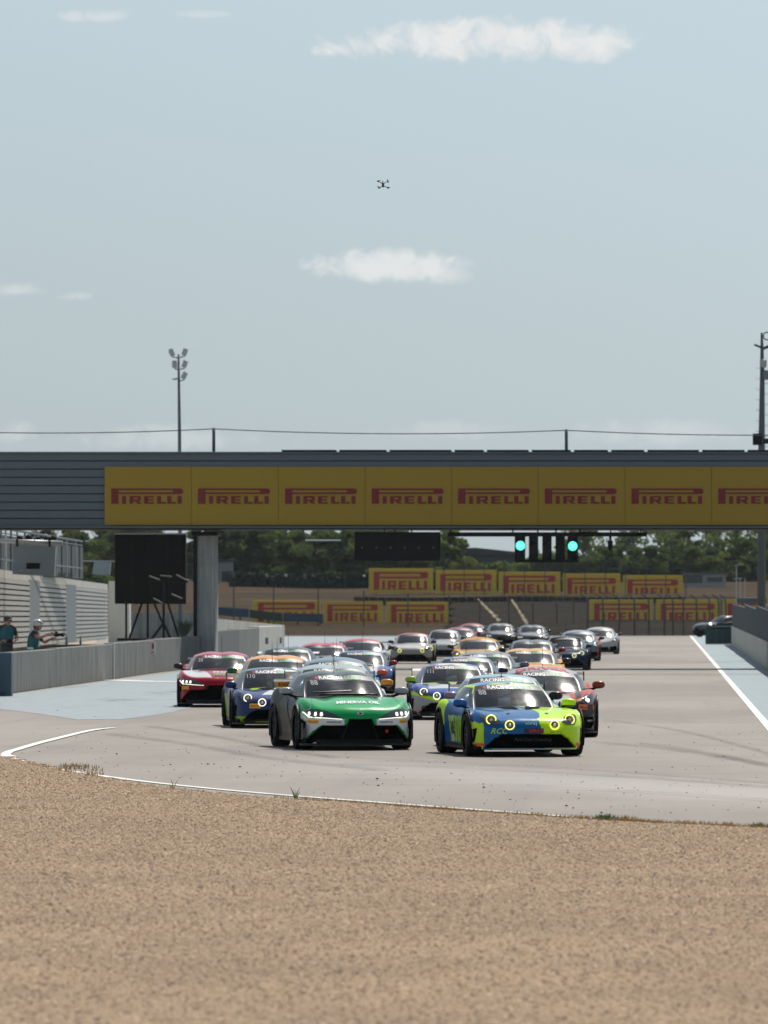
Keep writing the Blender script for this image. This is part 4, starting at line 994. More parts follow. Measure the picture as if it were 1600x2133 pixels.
# grandstand frame above the slab
t = empty('grandstand', P(90, 0, 45, 0), 0, 'steel post structure of the grandstand above the pit building', 'grandstand')
for i, px in enumerate([2, 12, 23, 36, 52, 118, 129, 139, 149, 158, 166]):
    s2 = np.interp(px, [0, 170], [54, 44]); tp = np.interp(px, [0, 170], [1100, 1128]); bt = np.interp(px, [0, 170], [1190, 1204])
    at(MB().box(tuple(P(px, (tp + bt) / 2, s2)), (.07, .14, (bt - tp) / s2)).build('post', M_galv if i % 2 else M_steel), t)
for dz, r_ in ((0, .05), (10, .03), (66, .04)):
    at(MB().tube([P(-10, 1098 + dz, 54.5), P(172, 1128 + dz * .85, 44)], r_, 6).build('rail', M_steel), t)
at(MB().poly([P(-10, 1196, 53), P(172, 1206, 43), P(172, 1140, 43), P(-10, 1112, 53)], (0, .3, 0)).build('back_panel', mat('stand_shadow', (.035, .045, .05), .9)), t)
q = MB()
for px in (42, 60, 78, 98, 112): q.ell(tuple(P(px, 1119 + (px % 5), 52)), (.14, .14, .12), 8, 6)
at(q.build('speaker_row', M_black, None, True), t)
# people far off on the stand
# hanging monitor box and its bar
t = empty('monitor_box', P(70, 1128, 55), 0, 'grey monitor casing hanging from a horizontal pole, upper left', 'monitor')
at(MB().tube([P(-20, 1126, 55), P(130, 1131, 55)], .085, 10).build('support_pole', M_galv, None, True), t)
at(MB().poly([P(28, 1134, 55), P(116, 1138, 55), P(113, 1201, 55), P(26, 1196, 55)], (0, .5, 0)).build('casing', mat('casing_grey', (.19, .23, .26), .4)), t)
at(MB().box(tuple(P(69.5, 1179, 55) + Vector((0, -.02, 0))), (28 / 55, .04, 12 / 55)).build('label_plate', M_rubber), t)
for px in (45, 58): at(MB().box(tuple(P(px, 1188, 55) + Vector((0, -.02, 0))), (8 / 55, .03, 2.5 / 55)).build('sticker', M_galv), t)
for px in (36, 104): at(MB().box(tuple(P(px, 1131, 55)), (.08, .22, .28)).build('clamp', M_black), t)
at(MB().tube([P(73, 1128, 55), P(73, 1104, 55)], .02, 5).build('aerial', M_galv), t)
at(MB().tube([P(-16, 1126, 55), P(-16, 0, 55, 0)], .085, 8).build('mast', M_galv), t)
t = empty('small_monitor_box', P(205, 1183, 40), 0, 'smaller grey casing on a thin bar behind the monitor', 'monitor')
at(MB().poly([P(196, 1170, 40), P(231, 1171, 40), P(228, 1198, 40), P(192, 1196, 40)], (0, .4, 0)).build('casing', MATS['casing_grey']), t)
at(MB().tube([P(165, 1168, 40), P(245, 1169, 40)], .04, 6).build('support_pole', M_galv), t)
for i, (px, py) in enumerate([(139, 1340), (168, 1342)]):
    o = MB().lathe([(.09, 0), (.09, .02), (.05, .03), (.015, .32)], 10).build('marker_cone', mat('cone_blue', (.12, .14, .2), .6), None, True); o.location = P(px, 0, 50, 0)
    o.scale = (1.3,) * 3; o.location.z = CH - (py + 4 - VY) / 50
    tag(o, ['grey marker cone behind the barrier, nearer the photographers', 'grey marker cone behind the barrier, nearer the white joint strip'][i], 'cone', 'marker cones')
M_hedge = mat('hedge_green', (.022, .04, .024), .8, var=.4, vs=.6)
vs, fs = blades([P(384, 1328, 48)], .75, .03, .22, 160, True); tag(link('bush', rawmesh('bush', vs, fs), M_hedge), 'small dark bush at the foot of the bridge pillar', 'bush')

# ================================================================== masts
t = empty('floodlight_mast', P(375, 0, 36, 0), 0, 'tall thin floodlight mast with paired lamp heads behind the bridge, left', 'floodlight mast')
s2 = 36.0; D2 = FPX / s2
at(MB().tube([P(376, 0, s2, 0), P(374, 900, s2), P(372, 738, s2)], [.13, .10, .06], 10).build('mast', M_steel, None, True), t)
for (px, py, rot) in [(358, 734, .35), (385, 733, -.35), (364, 759, .06), (385, 758, -.35), (384, 782, -.45)]:
    lo = MB(); c = P(px, py, s2); lo.box(tuple(c), (.26, .3, .44), ry=-rot, bev=.03); lo.box(tuple(c + Vector((-.06 if rot > 0 else .06, -.12, -.05))), (.16, .1, .3), ry=-rot)
    o = at(lo.build('lamp_head', M_galv), t)
    at(MB().tube([P(373, py + 12, s2), P(px, py + 9, s2)], .035, 6).build('bracket', M_steel), t)
at(MB().tube([P(373, 789, s2), P(360, 790, s2)], .06, 6).build('bracket', M_galv), t)
t = empty('camera_mast', P(1586, 0, 50, 0), 0, 'stout dark pole with climbing pegs and a black box at the right edge', 'mast'); s2 = 50.0
at(MB().tube([P(1586, 0, s2, 0), P(1586.5, 940, s2), P(1588, 780, s2), P(1587, 693, s2)], [.19, .145, .10, .05], 14).build('mast', mat('pole_blue_grey', (.06, .085, .10), .5), None, True), t)
for i in range(8):
    py = 766 + i * 22; at(MB().tube([P(1587, py, s2), P(1576, py + 1, s2), P(1575.5, py - 2, s2)], .012, 5).build('climbing_peg', M_galv), t)
    at(MB().tube([P(1587, py + 11, s2), P(1598, py + 11, s2), P(1598.5, py + 8, s2)], .012, 5).build('climbing_peg', M_galv), t)
at(MB().box(tuple(P(1578, 915, s2)), (20 / s2, .4, 24 / s2), bev=.03).build('junction_box', M_black), t)
at(MB().box(tuple(P(1606, 919, s2)), (36 / s2, .25, 11 / s2), bev=.02).build('side_arm', M_black), t)
at(MB().tube([P(1587, 724, s2), P(1571, 718, s2)], .05, 6).build('side_bracket', M_steel), t)
at(MB().tube([P(1587, 727, s2), P(1606, 720, s2)], .07, 6).build('side_bracket', M_steel), t)
at(MB().box(tuple(P(1590, 757, s2)), (.28, .3, .36), bev=.05).build('camera_unit', M_galv), t)
at(MB().box(tuple(P(1602, 781, s2)), (.5, .3, .4), bev=.03).build('equipment_box', mat('box_blue_grey', (.14, .18, .2), .5)), t)
at(MB().tube([P(1598 + 8 * math.cos(a), 700 + 8 * math.sin(a), s2) for a in np.linspace(0, 5.6, 14)], .03, 6).build('cable_coil', M_steel), t)

# ================================================================== right side
t = empty('wall_right', P(1600, 0, 57, 0), 0, 'pale concrete wall topped with dark fence cloth along the right verge', 'wall')
st = [(3.62, 120), (3.66, 180), (3.7, 215), (3.74, 248), (3.8, 285), (3.86, 330), (3.93, 398)]
for (a, b), (c, d) in zip(st[:-1], st[1:]):
    hh_ = lambda dd: np.interp(dd, [245, 400], [.98, 1.12])
    for nm, zz0, zz1, m_, off in (('wall_block', 0, None, M_conc_l, 0), ('fence_cloth', None, 1, mat('dark_mesh_cloth', (.012, .03, .04), .8, bump=.2), .06)):
        za, zb2 = (0, hh_(b)) if nm == 'wall_block' else (hh_(b) + .01, hh_(b) + 1.12); zc_, zd = (0, hh_(d)) if nm == 'wall_block' else (hh_(d) + .01, hh_(d) + 1.27)
        g_ = .03
        m2 = MB().poly([(a + off, b + g_, za), (c + off, d - g_, zc_), (c + off, d - g_, zd), (a + off, b + g_, zb2)], (.35 if nm == 'wall_block' else .03, 0, 0))
        at(m2.build(nm, m_), t)
    at(MB().tube([(a + .16, b, 0), (a + .16, b, hh_(b) + 1.4)], .035, 6).build('fence_post', M_steel), t)
    at(MB().tube([(a + .1, b, hh_(b) + 1.14), (c + .1, d, hh_(d) + 1.29)], .025, 6).build('top_rail', M_steel), t)
t = empty('marshal_post', P(1560, 0, 36, 0), 0, 'marshal platform with rails and boxes behind the dark fence cloth', 'platform')
at(MB().box(tuple(P(1566, 1250, 38)), (62 / 38, 2, 12 / 38), bev=.04).build('platform_roof', M_steel), t)
for a, b, c, d in [(1534, 1178, 1534, 1262), (1542, 1205, 1542, 1262), (1552, 1205, 1552, 1262), (1526, 1206, 1546, 1204), (1560, 1248, 1576, 1245), (1558, 1262, 1560, 1248), (1530, 1178, 1540, 1176)]:
    at(MB().tube([P(a, b, 37), P(c, d, 37)], .03, 6).build('rail', M_galv), t)
for px in (1563, 1584, 1597): at(MB().box(tuple(P(px, 1262, 38)), (.3, .3, .2), bev=.03).build('equipment_box', M_galv), t)
# green container
c = P(1497, 0, 35.2, 0); t = empty('waste_container', c, 0, 'dark green waste container standing against the right wall', 'container')
M_cg = mat('container_green', (.012, .05, .052), .55)
MB().box((.05, .6, .52), (1.66, 1.1, .98), bev=.05).build('container_body', M_cg, t)
MB().box((.05, .6, 1.06), (1.74, 1.16, .08), bev=.03).build('lid', mat('lid_green', (.03, .085, .09), .4), t)
for i in range(4): MB().box((-.55 + i * .4, .04, .5), (.05, .03, .85)).build('side_rib', MATS['lid_green'], t)

# ================================================================== far end: boards, fence, bank
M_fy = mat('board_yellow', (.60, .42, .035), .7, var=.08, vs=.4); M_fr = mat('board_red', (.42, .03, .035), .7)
def board(px0, px1, py0, py1, s2, lb, dz=0):
    c = P((px0 + px1) / 2, (py0 + py1) / 2, s2); t = empty('advertising_board', (c.x, c.y, 0), 0, lb, 'advertising board', 'yellow advertising boards at the end of the straight')
    w3 = (px1 - px0) / s2; h3 = (py1 - py0) / s2
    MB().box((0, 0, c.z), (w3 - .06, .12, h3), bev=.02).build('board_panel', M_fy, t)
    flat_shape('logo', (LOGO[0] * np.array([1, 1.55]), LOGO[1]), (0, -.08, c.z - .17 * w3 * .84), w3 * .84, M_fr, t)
    for k in (-.38, .38): MB().tube([(k * w3, .15, 0), (k * w3, .15, c.z + h3 * .3)], .06, 6).build('support_post', M_steel, t)
names = ['leftmost', 'second from left', 'middle', 'second from right', 'rightmost']
for i, (a, b) in enumerate([(768, 903), (907, 1035), (1038, 1168), (1172, 1293), (1297, 1423)]):
    y0 = 1184 + i * 3.6; board(a, b, y0, y0 + 51, 21.5, 'yellow board with red lettering in the upper row, %s of five' % names[i])
for i, (a, b) in enumerate([(526, 668), (672, 798), (804, 937)]):
    board(a, b, 1251 + i * 1.5, 1298 + i * 1.5, 25.2, ['lower left yellow board partly hidden by the blue barrier', 'lower yellow board just right of the blue barrier', 'lower yellow board nearest the sand coloured streaks'][i])
for i, (a, b) in enumerate([(1227, 1361), (1366, 1500), (1505, 1640)]):
    board(a, b, 1249, 1301, 25.2, ['lower right yellow board behind the curved fence posts', 'lower yellow board above the parked dark car', 'lower yellow board cut off by the dark fence cloth'][i])
# tyre wall and hedge
def lumpy(name, px0, px1, py0, py1, s2, m, lb, cat, dep=3, n=60, jit=.12, amp=.25):
    """a clipped hedge or bank of tyres as a dense field of small leaf faces"""
    a, b = P(px0, 0, s2, 0), P(px1, 0, s2, 0); z1, z0 = CH - (py0 - VY) / s2, CH - (py1 - VY) / s2; vs = []; fs = []
    for _ in range(n):
        x = random.uniform(a.x, b.x); z = z0 + (z1 - z0) * random.random() ** .7 + random.gauss(0, jit) * .5; y = a.y + random.uniform(0, dep)
        e = amp * random.uniform(.5, 1.2); q = Euler((random.uniform(0, 6), random.uniform(0, 6), random.uniform(0, 6))).to_matrix(); k = len(vs)
        for u, v_ in ((-1, -1), (1, -1), (1, 1), (-1, 1)): vs.append(tuple(Vector((x, y, z)) + q @ Vector((u * e, v_ * e * .6, 0))))
        fs.append((k, k + 1, k + 2, k + 3))
    return tag(link(name, rawmesh(name, vs, fs), m), lb, cat)
M_hedge = mat('hedge_green', (.022, .04, .024), .8, var=.4, vs=.6); M_dark = mat('far_dark', (.05, .055, .055), .9)
lumpy('hedge', 478, 772, 1197, 1234, 20.6, M_hedge, 'long dark clipped hedge left of the upper board row', 'hedge', 3, 9000, .15, .22)
lumpy('hedge', 770, 1230, 1206, 1246, 21.0, M_hedge, 'dark hedge behind and under the upper board row', 'hedge', 2, 9000, .15, .22)
p = P(1000, 1250, 22.5)
tw = empty('tyre_wall', (p.x, p.y, 0), 0, 'low dark tyre wall running below the upper row of boards', 'tyre wall'); tw_m = MB()
a, b = P(745, 0, 22.8, 0).x, P(1425, 0, 22.8, 0).x; d3 = FPX / 22.8; k = a
while k < b:
    for r in range(3): tw_m.lathe([(.18, 0), (.33, 0), (.36, .05), (.36, .2), (.33, .25), (.18, .25)], 10, (k - p.x, d3 - p.y, bank_z(k, d3) - .1 + r * .27))
    k += .74
tag(tw_m.build('tyre', M_rubber, tw), kind='stuff')
# sheds and buildings behind
def shed(name, px0, px1, py0, py1, s2, m, lb, roof=None, cat='building', dep=6):
    a = P((px0 + px1) / 2, (py0 + py1) / 2, s2); w3, h3 = (px1 - px0) / s2, (py1 - py0) / s2
    t = empty(name, (a.x, a.y, 0), 0, lb, cat); MB().box((0, dep / 2, a.z), (w3, dep, h3)).build('wall', m, t)
    MB().box((0, dep / 2, a.z + h3 / 2 + .1), (w3 + .4, dep + .4, .2)).build('roof', roof or M_dark, t); return t, a, w3, h3
t, a, w3, h3 = shed('shed', 446, 486, 1170, 1222, 19.6, mat('shed_grey', (.20, .21, .22), .7), 'small grey shed right of the bridge pillar among trees')
MB().box((.2, -.03, a.z - .5), (.8, .06, 1.6)).build('door', M_dark, t)
t, a, w3, h3 = shed('paddock_building', 1425, 1512, 1196, 1262, 20.4, mat('paddock_grey', (.26, .28, .29), .7), 'flat roofed grey building behind the right end of the boards', M_steel)
MB().box((-1.2, -.03, a.z + h3 / 2 - .5), (1.9, .06, .8)).build('window', M_dglass, t); MB().box((1.0, -.03, a.z + h3 / 2 - .55), (1.6, .06, .5)).build('window', M_dglass, t)
t, a, w3, h3 = shed('garage_building', 930, 1082, 1160, 1205, 17.5, mat('garage_dark', (.06, .065, .07), .8), 'long dark building with sloping roof behind the start lights', M_dark)
MB().poly([(-w3 / 2 - .6, -.4, a.z + h3 / 2 + .2), (w3 / 2 + .6, -.4, a.z + h3 / 2 + .2), (w3 / 2 + .6, -.4, a.z + h3 / 2 + .5), (-w3 * .1, -.4, a.z + h3 / 2 + 1.1), (-w3 / 2, -.4, a.z + h3 / 2 + .9)], (0, 6, 0)).build('gable', M_dark, t)
# debris fence with curved tops
t = empty('debris_fence', P(1350, 0, 27, 0), 0, 'tall debris fence with posts curving over at the top', 'fence'); M_fp = mat('fence_post_grey', (.045, .055, .06), .7)
tops = [1224, 1256, 1290, 1322, 1352, 1384, 1402, 1424, 1451, 1478, 1497, 1512]
for px in tops:
    b0 = P(px, 0, 27, 0); top = P(px, 1240, 27).z
    at(MB().tube([b0, (b0.x, b0.y, top - .7), (b0.x - .03, b0.y, top - .35), (b0.x - .2, b0.y - .1, top - .1), (b0.x - .5, b0.y - .3, top + .05)], .065, 7).build('fence_post', M_fp, None, True), t)
for k in range(11):
    z = .35 + k * .29; at(MB().tube([P(1150, 0, 27, z), P(1520, 0, 27, z)], .012, 4).build('wire', M_fp), t)
for k in range(5):
    b0 = P(1150 + k * 16, 0, 27, 0)
t = empty('catch_fence', P(800, 0, 25.8, 0), 0, 'row of thin straight fence posts in front of the bank', 'fence')
for px, tp in [(487, 1218), (570, 1222), (663, 1226), (758, 1230), (850, 1236), (935, 1240), (1000, 1244), (1060, 1246), (1110, 1246), (1160, 1246), (1195, 1246)]:
    b0 = P(px, 0, 25.6, 0); at(MB().tube([(b0.x, b0.y, 0), (b0.x, b0.y, P(px, tp, 25.6).z)], .055, 6).build('fence_post', M_fp), t)
for k in range(9):
    z = 1.0 + k * .33; at(MB().tube([P(480, 0, 25.6, z), P(1200, 0, 25.6, z)], .010, 4).build('wire', M_fp), t)
for k in range(4): at(MB().tube([P(920, 1262 - k * 26, 21.9), P(1425, 1262 - k * 26, 21.9)], .012, 4).build('wire', M_fp), t)
for px in range(925, 1430, 42): at(MB().tube([P(px, 1262, 21.9), P(px, 1172, 21.9)], .045, 5).build('fence_post', M_fp), t)
# blue barrier
t = empty('blue_barrier', P(560, 0, 31, 0), 0, 'low blue safety barrier with a dark green middle section in front of the bank', 'barrier')
M_bb = mat('barrier_blue', (.012, .05, .11), .6); M_bg = mat('barrier_dark_green', (.02, .045, .03), .7)
for a, b, ya, yb_, m_ in [(445, 518, 1264, 1268, M_bb), (520, 588, 1270, 1277, M_bg), (590, 673, 1277, 1279, M_bb)]:
    p = [P(a, ya + 17, 25.45), P(b, yb_ + 18, 25.45), P(b, yb_, 25.45), P(a, ya, 25.45)]; at(MB().poly(p, (0, .6, 0)).build('barrier_section', m_), t)
for px in (450, 500, 560, 620, 668): at(MB().tube([P(px, 1280, 25.4) + Vector((0, .3, 0)), P(px, 0, 25.4, .5) + Vector((0, .3, 0))], .08, 6).build('support_post', M_steel), t)
# pale sandy tracks worn into the bank
M_sand = ground_mat('sandy_track', (.75, .63, .45), (.65, .53, .36), (.8, .7, .52), .5, 3)
for i, (a, b, c, d) in enumerate([(993, 1246, 1040, 1294), (1064, 1247, 1098, 1300), (1110, 1258, 1146, 1312)]):
    pts = []
    for k in range(260):
        u = random.random(); wd4 = (1.0 + 2.2 * u) * random.gauss(0, .5); s3 = 22.6 + 3.2 * u
        pts.append(P(a + (c - a) * u + wd4, b + (d - b) * u - wd4 * .4, s3))
    scatter('grit_spray', pts, .05, M_sand, None, .9)
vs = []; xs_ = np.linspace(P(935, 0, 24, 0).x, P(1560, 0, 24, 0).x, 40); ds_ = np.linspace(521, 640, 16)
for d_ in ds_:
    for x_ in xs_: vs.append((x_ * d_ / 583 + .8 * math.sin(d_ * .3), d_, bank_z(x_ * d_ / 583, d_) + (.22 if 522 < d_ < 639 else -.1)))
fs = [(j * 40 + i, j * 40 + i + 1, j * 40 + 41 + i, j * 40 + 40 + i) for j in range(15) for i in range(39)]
tag(link('dark_bank_strip', rawmesh('dark_bank_strip', vs, fs), ground_mat('dark_bank_strip', (.022, .017, .012), (.016, .014, .011), (.04, .029, .02), .08, .8), smooth=True), kind='structure')  # darker sheet laid over the lower bank slope
# dark ground band under the debris fence
# ================================================================== trees
def leaf_mat(name, c):
    m = bpy.data.materials.new(name); m.use_nodes = True; t = NB(m.node_tree); n = m.node_tree
    for q in list(n.nodes): n.nodes.remove(q)
    o = t.n('ShaderNodeOutputMaterial'); d = t.n('ShaderNodeBsdfDiffuse'); tl = t.n('ShaderNodeBsdfTranslucent'); mx = t.n('ShaderNodeMixShader'); mx.inputs[0].default_value = .4
    g = t.n('ShaderNodeNewGeometry'); cc = t.mix(t.noise(g.outputs['Position'], .6, 4, .6), tuple(k * .6 for k in c), tuple(k * 1.5 for k in c))
    n.links.new(cc, d.inputs[0]); t.set(tl.inputs[0], t.mix(.5, (c[0] * 1.6, c[1] * 1.5, c[2] * .6), (c[0] * 1.6, c[1] * 1.5, c[2] * .6)))
    n.links.new(d.outputs[0], mx.inputs[1]); n.links.new(tl.outputs[0], mx.inputs[2]); n.links.new(mx.outputs[0], o.inputs[0]); return m
LEAF = [leaf_mat('leaf_dark', (.07, .10, .055)), leaf_mat('leaf_mid', (.10, .135, .068)), leaf_mat('leaf_light', (.14, .18, .085))]
M_bark = mat('bark', (.05, .04, .032), .9)
def crown_mesh(seed, h, r, dens):
    rd = random.Random(seed); vs = []; fs = []
    blobs = []
    for _ in range(26):
        a = rd.uniform(0, 6.28); q = rd.random() ** .5 * r * .85; zz = rd.uniform(.08, .95) * h; q *= 1 - .45 * max(0, (zz / h - .5) * 2) ** 1.5
        blobs.append((q * math.cos(a), q * math.sin(a), zz, rd.uniform(.18, .34) * r))
    for _ in range(dens):
        bx, by, bz, br_ = rd.choice(blobs); u = Vector((rd.gauss(0, 1), rd.gauss(0, 1), rd.gauss(0, 1))).normalized() * br_ * rd.uniform(.6, 1.08)
        c = Vector((bx, by, bz)) + Vector((u.x, u.y, u.z * .75)); e = rd.uniform(.10, .24)
        q = Euler((rd.uniform(0, 6), rd.uniform(0, 6), rd.uniform(0, 6))).to_matrix(); k = len(vs)
        for a, b in ((-1, -.5), (.2, -1), (1, .4), (-.3, .9)): vs.append(tuple(c + q @ Vector((a * e, b * e, 0))))
        fs.append((k, k + 1, k + 2, k + 3))
    return rawmesh('crown', vs, fs)
def trunk_mesh(seed, h, r):
    rd = random.Random(seed + 99); m_ = MB(); m_.tube([(0, 0, 0), (.1, 0, h * .3), (.0, .1, h * .6), (.1, .1, h * .85)], [.22, .17, .11, .04], 7)
    for _ in range(7):
        a = rd.uniform(0, 6.28); z = rd.uniform(.25, .6) * h; m_.tube([(0, 0, z), (math.cos(a) * r * .35, math.sin(a) * r * .35, z + h * .12), (math.cos(a) * r * .7, math.sin(a) * r * .7, z + h * .25)], [.09, .06, .03], 5)
    return m_.mesh('trunk')
kinds = []
for kd in range(7):
    h, r, dn = [(11, 4.2, 8000), (10, 4.6, 8000), (11.5, 3.8, 8000), (10, 4.0, 2800), (12.5, 3.8, 3000), (7, 3.6, 6000), (11, 4.4, 2800)][kd]
    cm = crown_mesh(kd, h, r, dn); cm.materials.append(LEAF[[0, 0, 1, 1, 1, 0, 2][kd]]); tm = trunk_mesh(kd, h, r); tm.materials.append(M_bark); kinds.append((cm, tm, h))
TR = [  # x, scale px per metre, kind, size, label
 (110, 19, 0, 1.0, 'dense tree rising over the grandstand frame'), (165, 21, 5, 1.05, 'bushy tree above the small monitor casing'), (215, 18, 2, .95, 'mid green tree left of the video screen'),
 (280, 19, 0, .95, 'tree hidden mostly by the video screen'), (345, 18, 1, .95, 'tree between video screen and bridge pillar'), (458, 19.5, 0, .98, 'dark tree immediately right of the bridge pillar'),
 (508, 18.5, 1, 1.0, 'dark tree above the small grey shed'), (556, 19.5, 0, .93, 'dense dark tree left of the empty hanging frame'), (606, 18, 2, .9, 'taller dark tree behind the empty hanging frame'),
 (655, 19.5, 1, .95, 'broad dark tree below the empty hanging frame'), (705, 18.5, 0, .93, 'dark tree between frame and display board'), (757, 19.5, 1, .95, 'dark tree under the left end of the display board'),
 (812, 18.5, 0, .92, 'dark tree under the middle of the display board'), (868, 19.5, 5, 1.2, 'bushy tree under the right end of the display board'), (925, 20, 2, .86, 'light green tree with a rounded top left of the open sky'),
 (985, 19.8, 5, .5, 'low bush before the long dark building'), (1050, 19.8, 5, .45, 'low bush under the start lights'),
 (1120, 17, 5, .85, 'small tree just behind the start lights'), (1215, 17.5, 3, .92, 'thin crowned tree right of the start lights'), (1262, 18.5, 1, .72, 'dark low tree under the hanging camera'),
 (1310, 17, 4, .85, 'airy tree with visible trunk right of the hanging camera'), (1352, 18.5, 1, .70, 'dark tree behind the last upper board'), (1385, 17, 6, .95, 'open crowned tree with sky showing through'),
 (1432, 17.5, 3, .95, 'airy tree above the flat roofed grey building'), (1462, 19, 1, .66, 'dark tree behind the flat roofed grey building'), (1492, 17, 4, .80, 'sparse tree left of the stout pole'), (1535, 18, 6, .95, 'open tree behind the marshal platform'),
 (1572, 19, 1, .80, 'dark tree immediately behind the stout pole'), (1620, 18, 3, 1.0, 'tree at the right edge beyond the stout pole')]
for px, s2, kd, sz, lb in TR:
    c = P(px, 0, s2, 0); gz = bank_z(c.x, c.y) - .2
    t = empty('tree', (c.x, c.y, gz), random.uniform(0, 6.28), lb, 'tree', 'trees beyond the end of the straight'); t.scale = (sz * .95, sz * .95, sz * (.8 if px < 250 else (.82 if px > 1200 and kd in (3, 4, 6) else .62)))
    cm, tm, h = kinds[kd]
    for nm, me in (('crown', cm), ('trunk', tm)):
        o = bpy.data.objects.new(nm, me); C.objects.link(o); o.parent = t
lumpy('undergrowth', 90, 930, 1140, 1212, 17.6, LEAF[0], None, None, 4, 16000, .8, .34)['kind'] = 'stuff'
lumpy('undergrowth', 930, 1100, 1180, 1212, 18.6, LEAF[0], None, None, 3, 3500, .4, .3)['kind'] = 'stuff'
lumpy('undergrowth', 1100, 1640, 1166, 1212, 17.6, LEAF[0], None, None, 4, 10000, .8, .34)['kind'] = 'stuff'
# ================================================================== drone
c = P(798, 385, 92); t = empty('drone', c, 0, 'small four armed camera drone flying in the open sky', 'drone'); t.rotation_euler = (R(62), R(0), R(8)); t.scale = (1.0, 1.0, 1.0)
MB().ell((0, 0, 0), (.028, .075, .03), 12, 8).build('drone_body', mat('drone_dark', (.02, .008, .012), .5), t, True)
MB().ell((0, .09, 0), (.012, .02, .012), 8, 6).build('nose_camera', M_black, t, True)
for i, (x, y, ra) in enumerate([(-.10, .085, .3), (.11, .085, 1.9), (-.10, -.085, 2.4), (.11, -.085, -.2)]):
    a_ = MB().tube([(0, y * .3, 0), (x, y, .01)], [.011, .007], 6); a_.lathe([(.001, -.012), (.02, -.012), (.02, .016), (.001, .02)], 10, (x, y, .012)); ao = a_.build('rotor_arm', M_black, t)
    MB().box((x, y, .036), (.105, .013, .004), rz=ra, bev=.001).build('propeller', M_black, ao)
# ================================================================== people
def skin(name, verts, edges, radii, root_i=0, sub=2):
    me = bpy.data.meshes.new(name); me.from_pydata(verts, edges, []); o = bpy.data.objects.new(name, me); C.objects.link(o)
    sm = o.modifiers.new('skin', 'SKIN'); sm.use_smooth_shade = True
    for i, r in enumerate(radii): me.skin_vertices[0].data[i].radius = r if isinstance(r, tuple) else (r, r)
    me.skin_vertices[0].data[root_i].use_root = True
    o.modifiers.new('sub', 'SUBSURF').levels = sub; o.modifiers['sub'].render_levels = sub
    bpy.context.view_layer.update(); ev = o.evaluated_get(bpy.context.evaluated_depsgraph_get()); m2 = bpy.data.meshes.new_from_object(ev)
    m2.name = name; bpy.data.objects.remove(o); bpy.data.meshes.remove(me); return m2
M_skin = mat('skin', (.30, .16, .10), .6, var=.1); M_teal = mat('teal_bib', (.006, .10, .13), .8, var=.2); M_navy = mat('dark_shirt', (.02, .022, .028), .8); M_short = mat('dark_trousers', (.03, .032, .04), .8)
def hand(mb, wrist, dirv_, upv, sz=.085, curl=.5):
    """palm and five bent fingers"""
    d = Vector(dirv_).normalized(); u = Vector(upv).normalized(); sd_ = d.cross(u).normalized(); w0 = Vector(wrist)
    mb.tube([w0, w0 + d * sz * .5, w0 + d * sz], [.024, .034, .030], 8)
    for k, (o_, l) in enumerate([(-.026, .06), (-.009, .072), (.009, .068), (.026, .054)]):
        b = w0 + d * sz + sd_ * o_; m1 = b + d * l * .5 - u * l * .15 * curl; m2 = m1 + d * l * .2 - u * l * .5 * curl
        mb.tube([b - d * .015, b, m1, m2], [.0095, .0095, .0085, .007], 6)
    b = w0 + d * sz * .35 - sd_ * .03; mb.tube([b, b - sd_ * .03 + d * .02, b - sd_ * .028 + d * .05 - u * .012], [.012, .011, .009], 6)
